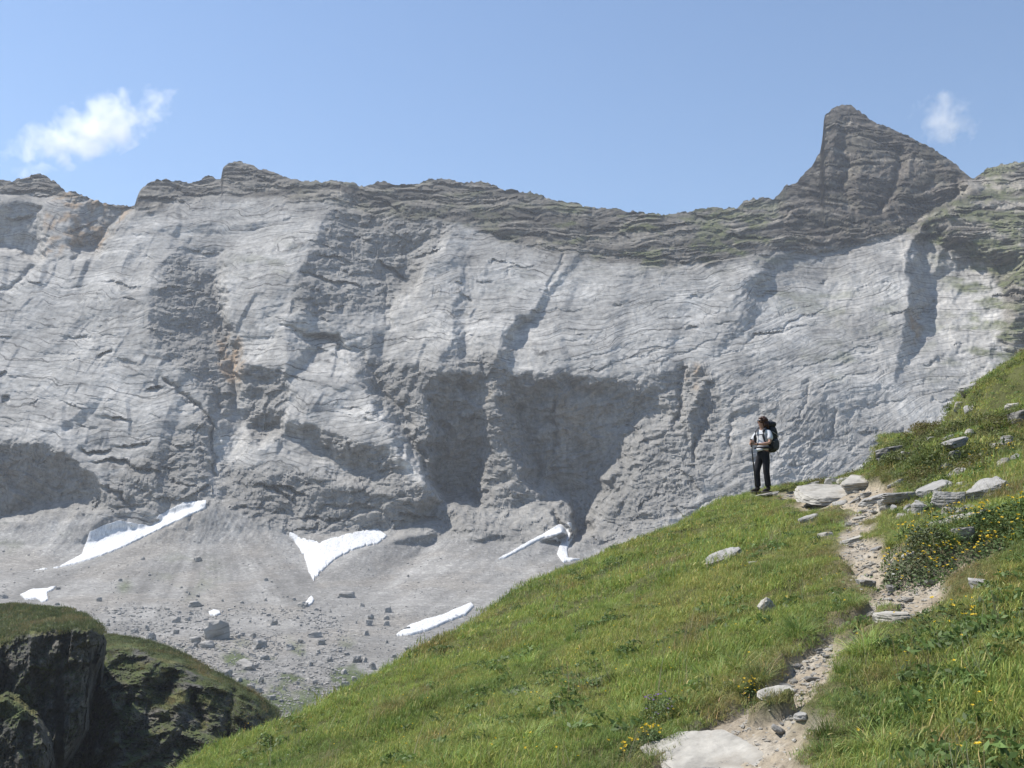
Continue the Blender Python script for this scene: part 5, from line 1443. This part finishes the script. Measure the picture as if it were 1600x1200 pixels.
def skin_obj(name, chains, mat, parent, sub=2, root=0):
    """chains: lists of (key, xyz, (rx, ry)); repeated keys join"""
    idx, co, rad, ed = {}, [], [], []
    for ch in chains:
        prev = None
        for key, *rest in ch:
            if key not in idx:
                idx[key] = len(co); co.append(rest[0]); rad.append(rest[1] if hasattr(rest[1], '__len__') else (rest[1], rest[1]))
            if prev is not None: ed.append((prev, idx[key]))
            prev = idx[key]
    me = bpy.data.meshes.new(name); me.from_pydata(co, ed, [])
    o = bpy.data.objects.new(name, me); COL.objects.link(o)
    sk = o.modifiers.new("skin", 'SKIN'); sk.use_smooth_shade = True; sk.branch_smoothing = 0.4
    if not me.skin_vertices: me.skin_vertices.new()
    for i, sv in enumerate(me.skin_vertices[0].data):
        sv.radius = rad[i]; sv.use_root = (i == root)
    sb = o.modifiers.new("smooth", 'SUBSURF'); sb.levels = sub; sb.render_levels = sub
    me.materials.append(mat)
    if parent: o.parent = parent
    return o

def tube(name, pts, r, mat, parent, seg=8, flat=1.0, caps=True):
    """swept tube through pts; r number or list; flat squashes across the local side"""
    bm = bmesh.new(); pts = [Vector(p) for p in pts]; rings = []
    for i, p in enumerate(pts):
        d = (pts[min(i + 1, len(pts) - 1)] - pts[max(i - 1, 0)]).normalized()
        up = Vector((0, 0, 1)) if abs(d.z) < 0.9 else Vector((0, 1, 0))
        a = d.cross(up).normalized(); b = a.cross(d).normalized()
        rr_ = r[i] if hasattr(r, '__len__') else r
        rings.append([bm.verts.new(p + a * rr_ * math.cos(t) + b * rr_ * flat * math.sin(t)) for t in [2 * math.pi * k / seg for k in range(seg)]])
    for q in range(len(rings) - 1):
        for k in range(seg): bm.faces.new((rings[q][k], rings[q][(k + 1) % seg], rings[q + 1][(k + 1) % seg], rings[q + 1][k]))
    if caps: bm.faces.new(rings[0][::-1]); bm.faces.new(rings[-1])
    bmesh.ops.recalc_face_normals(bm, faces=bm.faces)
    return bm_obj(name, bm, mat, parent)

def blob(name, centre, size, mat, parent, seed=0, rough=0.0, square=2.0, level=4, keep=None):
    v, f = ICO[level]
    p = np.sign(v) * np.abs(v) ** (2.0 / square)
    p = p / (np.abs(v) ** square).sum(1)[:, None] ** (1 / square) * 1.0 if square == 2 else v / ((np.abs(v) ** square).sum(1) ** (1 / square))[:, None]
    if rough: p = p * (1 + rough * fbm(v[:, 0] * 2, v[:, 1] * 2, v[:, 2] * 2, 3, seed))[:, None]
    return mesh_np(name, p * np.array(size) + np.array(centre), f, mat, True, None, parent)

hp = hit(1194, 770)
hp_z = g1(hp[0], hp[1])
YAW = RD(-52)
person = bpy.data.objects.new("person", None); person.empty_display_size = .3; COL.objects.link(person)
person.location = (hp[0], hp[1], hp_z + 0.005); person.rotation_euler = (0, 0, YAW)
tag(person, "hiker in white shirt and black trousers standing on the crest gazing left", "person")

HY = RD(-28)     # head turned further to the left of the picture
def head(p):
    v = Vector(p) - Vector((0, 0, 1.52)); v = Matrix.Rotation(RD(8), 4, 'X').inverted() @ v if False else v
    v.rotate(Euler((RD(-6), 0, HY))); return tuple(v + Vector((0, 0, 1.52)))
body = skin_obj("body", [
  [("pel", (0, .01, .93), (.13, .10)), ("sp", (0, .02, 1.10), (.115, .085)), ("ch", (0, .03, 1.28), (.14, .095)), ("nb", (0, .03, 1.42), (.062, .06)), ("nk", head((0, .01, 1.49)), (.052, .054)),
   ("jaw", head((0, -.015, 1.555)), (.064, .072)), ("hd", head((0, -.005, 1.625)), (.074, .088)), ("top", head((0, .0, 1.68)), (.058, .066))],
  [("jaw",), ("chin", head((0, -.075, 1.535)), (.026, .022))],
  [("hd",), ("nose", head((0, -.092, 1.60)), (.012, .015)), ("nt", head((0, -.112, 1.59)), (.009, .008))],
  [("ch",), ("shL", (.155, .035, 1.37), (.055, .055)), ("upL", (.215, .0, 1.25), (.046, .046)), ("elL", (.245, -.05, 1.11), (.038, .038)), ("foL", (.16, -.20, 1.075), (.036, .036)), ("wrL", (.065, -.315, 1.075), (.025, .022)), ("paL", (.025, -.36, 1.085), (.036, .022))],
  [("ch",), ("shR", (-.155, .035, 1.37), (.055, .055)), ("upR", (-.215, -.01, 1.25), (.046, .046)), ("elR", (-.235, -.075, 1.12), (.038, .038)), ("foR", (-.16, -.22, 1.10), (.036, .036)), ("wrR", (-.075, -.325, 1.115), (.025, .022)), ("paR", (-.035, -.37, 1.13), (.036, .022))],
  [("pel",), ("hpL", (.085, .0, .84), (.085, .085)), ("knL", (.095, -.02, .49), (.055, .055)), ("anL", (.10, .03, .12), (.042, .042))],
  [("pel",), ("hpR", (-.085, .0, .84), (.085, .085)), ("knR", (-.105, -.10, .49), (.055, .055)), ("anR", (-.113, -.065, .12), (.042, .042))],
], M_SKIN, person)
# fingers closing round the pole handle
for side, (bx, by, bz) in ((1, (.025, -.36, 1.085)), (-1, (-.035, -.37, 1.13))):
    for k in range(4):
        zz = bz + .026 - k * .017; L = (.9, 1.0, .95, .75)[k]
        f_ = [(bx - side * .0, by - .012, zz), (bx - side * .030 * L, by - .045, zz - .002), (bx - side * .060 * L, by - .042, zz - .004), (bx - side * .062 * L, by - .012, zz - .006)]
        tube("finger", f_, [.0105, .010, .009, .007], M_SKIN, person, 7)
    tube("thumb", [(bx, by + .012, bz + .02), (bx - side * .03, by + .006, bz + .045), (bx - side * .052, by - .012, bz + .052)], [.012, .011, .008], M_SKIN, person, 7)
for s_ in (-1, 1):
    blob("ear", head((s_ * .078, .012, 1.61)), (.010, .018, .03), M_SKIN, person, level=2)
tube("mouth", [head((-.024, -.083, 1.562)), head((0, -.092, 1.563)), head((.024, -.083, 1.562))], [.003, .006, .003], M_LIP, person, 6)
shirt = skin_obj("shirt", [
  [("a", (0, .01, .90), (.165, .135)), ("b", (0, .015, 1.08), (.150, .115)), ("c", (0, .025, 1.26), (.168, .118)), ("d", (0, .03, 1.375), (.135, .088)), ("e", (0, .028, 1.435), (.075, .07))],
  [("d",), ("l1", (.165, .035, 1.375), (.068, .066)), ("l2", (.218, .005, 1.26), (.072, .068)), ("l3", (.244, -.03, 1.165), (.074, .07))],
  [("d",), ("r1", (-.165, .035, 1.375), (.068, .066)), ("r2", (-.218, -.005, 1.26), (.072, .068)), ("r3", (-.238, -.05, 1.17), (.074, .07))],
], M_SHIRT, person)
trousers = skin_obj("trousers", [
  [("w", (0, .01, 1.03), (.140, .112)), ("p", (0, .012, .90), (.158, .125)), ("hl", (.088, .0, .80), (.100, .104)), ("tl", (.095, -.01, .64), (.086, .09)), ("kl", (.098, -.025, .48), (.072, .078)), ("sl", (.102, .005, .28), (.068, .075)), ("fl", (.103, .02, .115), (.070, .078))],
  [("p",), ("hr", (-.088, .0, .80), (.100, .104)), ("tr", (-.098, -.05, .64), (.086, .09)), ("kr", (-.105, -.105, .485), (.073, .079)), ("sr", (-.112, -.085, .28), (.066, .075)), ("fr", (-.115, -.07, .115), (.071, .080))],
], M_TROUS, person)
for s_, ax, ay in ((1, .103, .02), (-1, -.115, -.075)):
    b_ = skin_obj("boot", [[("a", (ax, ay + .01, .15), (.052, .055)), ("b", (ax, ay + .012, .075), (.05, .06)), ("c", (ax + s_ * .006, ay - .07, .055), (.048, .044)), ("d", (ax + s_ * .016, ay - .16, .045), (.045, .034)), ("e", (ax + s_ * .02, ay - .20, .04), (.03, .024))]], M_BOOT, person)
    bm = bmesh.new(); out = [(-.045, .075), (-.05, .0), (-.045, -.08), (-.052, -.17), (-.03, -.225), (.01, -.232), (.045, -.20), (.052, -.12), (.044, -.02), (.046, .07), (.02, .09), (-.02, .09)]
    lo = [bm.verts.new((ax + p[0] * 1.03 + s_ * .008, ay + p[1], .0)) for p in out]; hi = [bm.verts.new((ax + p[0] + s_ * .008, ay + p[1], .028)) for p in out]
    bm.faces.new(lo[::-1]); bm.faces.new(hi)
    for k in range(len(out)): bm.faces.new((lo[k], lo[(k + 1) % len(out)], hi[(k + 1) % len(out)], hi[k]))
    bmesh.ops.recalc_face_normals(bm, faces=bm.faces); bm_obj("sole", bm, M_SOLE, b_, False)
# hair: shoulder length, tied loosely back, full over crown and nape
v, f = ICO[5]
hv = v * np.array([.102, .122, .104]); 
fr = (v[:, 1] < -0.30) & (v[:, 2] < 0.42)
hv[fr] *= 0.70
low = np.clip(-v[:, 2], 0, 1) * (v[:, 1] > -0.1)
hv[:, 2] -= 0.075 * low; hv[:, 1] += 0.035 * low; hv[:, 0] *= 1 + 0.22 * low
hv *= (1 + 0.07 * fbm(v[:, 0] * 5, v[:, 1] * 5, v[:, 2] * 1.6, 3, 701))[:, None]
hv = np.array([head((p[0], p[1] + .018, p[2] + 1.635)) for p in hv])
hair = mesh_np("hair", hv, f, M_HAIR, True, None, person)
for k in range(26):
    a_ = RD(-20 + 220 * k / 25); x0 = .088 * math.cos(a_); y0 = .03 + .10 * math.sin(a_) * (1 if math.sin(a_) > 0 else .5)
    jit = rs.normal(size=3) * .014
    tube("hair_lock", [head((x0, y0, 1.62)), head((x0 * 1.16 + jit[0], y0 * 1.12 + jit[1], 1.545)), head((x0 * 1.1 + 2 * jit[0], y0 * 1.15 + jit[1] + .01, 1.46 + jit[2]))], [.016, .017, .006], M_HAIR, hair, 6)
for k, w in enumerate((-.034, .034)):
    blob("lens", head((w, -.083, 1.622)), (.031, .014, .022), M_LENS, person, level=3)
tube("glasses_frame", [head((-.083, .0, 1.63)), head((-.072, -.065, 1.632)), head((-.03, -.094, 1.634)), head((0, -.10, 1.632)), head((.03, -.094, 1.634)), head((.072, -.065, 1.632)), head((.083, .0, 1.63))], .005, M_LENS, person, 6)
tube("belt_bag", [(-.10, -.13, .965), (-.04, -.165, .96), (.04, -.165, .96), (.10, -.13, .965)], [.022, .036, .036, .022], M_SHIRT, person, 8, .9)
tube("wrist_watch", [(.094, -.278, 1.076), (.080, -.297, 1.076)], .033, M_STRAP, person, 10)

# the rucksack on the hiker's back: a thing of its own
pack = bpy.data.objects.new("backpack", None); pack.empty_display_size = .2; COL.objects.link(pack)
pack.location = person.location; pack.rotation_euler = person.rotation_euler
tag(pack, "tall charcoal trekking rucksack worn on the hiker's back", "backpack")
blob("main_bag", (0, .265, 1.22), (.165, .135, .30), M_PACK, pack, 3, .03, 4.0, 5)
lid = blob("top_lid", (0, .25, 1.565), (.155, .14, .075), M_PACK, pack, 4, .04, 3.0, 4)
blob("front_pocket", (0, .385, 1.19), (.12, .05, .19), M_PACK2, pack, 5, .03, 3.4, 4)
for s_ in (-1, 1):
    blob("side_pocket", (s_ * .165, .27, 1.09), (.045, .095, .13), M_PACK2, pack, 6, .04, 3.0, 4)
    tube("shoulder_strap", [(s_ * .085, .14, 1.40), (s_ * .09, .10, 1.475), (s_ * .10, .0, 1.475), (s_ * .108, -.085, 1.39), (s_ * .118, -.115, 1.28), (s_ * .135, -.09, 1.16), (s_ * .165, .03, 1.06), (s_ * .15, .16, 1.02)], [.03, .034, .036, .036, .034, .026, .016, .014], M_STRAP, pack, 8, .42)
    tube("compression_strap", [(s_ * .176, .15, 1.38), (s_ * .182, .27, 1.33), (s_ * .15, .40, 1.27)], .009, M_GREYS, pack, 6)
    tube("compression_strap", [(s_ * .178, .15, 1.16), (s_ * .205, .26, 1.12), (s_ * .15, .40, 1.10)], .008, M_GREYS, pack, 6)
    tube("loose_strap", [(s_ * .10, .37, .95), (s_ * .115, .40, .90), (s_ * .10 + .02, .44, .80)], [.008, .007, .005], M_GREYS, pack, 6)
tube("chest_strap", [(-.11, -.12, 1.305), (0, -.152, 1.30), (.11, -.12, 1.305)], .011, M_STRAP, pack, 6)
tube("hip_belt", [(.175 * math.cos(t), .015 + .155 * math.sin(t), 1.01) for t in [RD(a) for a in range(-235, 56, 15)]], .028, M_STRAP, pack, 8, 1.0)
tube("haul_loop", [(-.03, .13, 1.60), (0, .13, 1.645), (.03, .13, 1.60)], .006, M_GREYS, pack, 6)

# trekking pole planted in front
Mw = Matrix.Translation(person.location) @ Matrix.Rotation(YAW, 4, 'Z')
hand = Mw @ Vector((-.008, -.395, 1.14))
foot_x = hand[0] + 0.09; foot_y = hand[1] - 0.02
foot_z = g1(foot_x, foot_y) - 0.01
pole = bpy.data.objects.new("trekking_pole", None); pole.location = (foot_x, foot_y, foot_z); pole.empty_display_size = .1; COL.objects.link(pole)
tag(pole, "black trekking pole the hiker leans both hands on", "trekking pole")
top = Vector(hand) - Vector(pole.location)
L = lambda t: tuple(top * t)
tube("shaft", [L(0.03), L(.35), L(.36), L(.70), L(.705), L(.92)], [.013, .013, .0145, .0145, .016, .016], M_POLE, pole, 8)
tube("grip", [L(.90), L(.94), L(.98), L(1.02), L(1.045)], [.018, .022, .02, .023, .018], M_STRAP, pole, 10)
tube("tip", [L(0), L(.04)], [.003, .008], M_POLE, pole, 6)
tube("basket", [L(.055), L(.058), L(.064)], [.012, .034, .014], M_POLE, pole, 12)
tube("wrist_loop", [L(1.02), tuple(top * 1.0 + Vector((.03, -.03, -.03))), tuple(top * .97 + Vector((.035, -.03, -.07))), tuple(top * .95 + Vector((0, -.012, 0)))], .006, M_GREYS, pole, 6)

# ---------------------------------------------------------------- clouds, far behind and above the haze box
def cloud(label, px, py, Y, rx, rz, ry, tilt, dens, seed, thr, scale):
    c = pix(px, py, Y)
    v, f = ICO[3]
    o = mesh_np("cloud", v * np.array([rx, ry, rz]), f, None, True)
    o.location = c; o.rotation_euler = (0, tilt, 0)
    m = NT("cloud_vapour")
    tc = m.n("ShaderNodeTexCoord")
    mp = m.n("ShaderNodeMapping"); mp.inputs["Scale"].default_value = (1 / rx, 1 / ry, 1 / rz); m.l(tc.outputs["Object"], mp.inputs[0])
    ln = m.n("ShaderNodeVectorMath", operation='LENGTH'); m.l(mp.outputs[0], ln.inputs[0])
    of = m.n("ShaderNodeVectorMath", operation='ADD'); m.l(tc.outputs["Object"], of.inputs[0]); of.inputs[1].default_value = (seed * 431.0, seed * 77.0, seed * 913.0)
    nz = m.noise(of.outputs[0], scale, 7, 0.62, 0.3)
    a = m.n("ShaderNodeMath", operation='MULTIPLY_ADD'); m.l(ln.outputs["Value"], a.inputs[0]); a.inputs[1].default_value = -0.36; m.l(nz, a.inputs[2])
    s = m.n("ShaderNodeMath", operation='SUBTRACT'); m.l(a.outputs[0], s.inputs[0]); s.inputs[1].default_value = thr
    q = m.n("ShaderNodeMath", operation='MULTIPLY'); m.l(s.outputs[0], q.inputs[0]); q.inputs[1].default_value = dens; q.use_clamp = False
    mx = m.n("ShaderNodeMath", operation='MAXIMUM'); m.l(q.outputs[0], mx.inputs[0]); mx.inputs[1].default_value = 0.0
    pv = m.n("ShaderNodeVolumePrincipled"); pv.inputs["Color"].default_value = (1, 1, 1, 1); pv.inputs["Anisotropy"].default_value = 0.35
    m.l(mx.outputs[0], pv.inputs["Density"]); m.l(pv.outputs[0], m.out.inputs["Volume"])
    o.data.materials.append(m.m)
    return tag(o, label, "cloud")
cloud("larger white ragged cloud over the left end of the ridge", 142, 204, 3600, 370, 118, 130, RD(-22), 0.055, 1, 0.225, 0.012)
cloud("small wispy cloud beside the right hand peak", 1476, 188, 3600, 135, 120, 90, RD(10), 0.040, 2, 0.235, 0.015)

# ---------------------------------------------------------------- haze: the air between here and the wall
def box_mesh(name, lo, hi):
    v = [(x, y, z) for x in (lo[0], hi[0]) for y in (lo[1], hi[1]) for z in (lo[2], hi[2])]
    f = [(0, 1, 3, 2), (4, 6, 7, 5), (0, 4, 5, 1), (2, 3, 7, 6), (0, 2, 6, 4), (1, 5, 7, 3)]
    me = bpy.data.meshes.new(name); me.from_pydata(v, [], f)
    o = bpy.data.objects.new(name, me); COL.objects.link(o); return o
hz = box_mesh("haze", (-1600, -130, -160), (1600, 1900, 640))
hm = bpy.data.materials.new("haze_air"); hm.use_nodes = True
ht = hm.node_tree; ht.nodes.clear()
ho = ht.nodes.new("ShaderNodeOutputMaterial"); pv = ht.nodes.new("ShaderNodeVolumePrincipled")
pv.inputs["Color"].default_value = (0.86, 0.91, 1.0, 1)
pv.inputs["Density"].default_value = HAZE_DENSITY
pv.inputs["Anisotropy"].default_value = 0.2
ht.links.new(pv.outputs[0], ho.inputs["Volume"])
hz.data.materials.append(hm)
hz.display_type = 'WIRE'
tag(hz, kind='stuff')
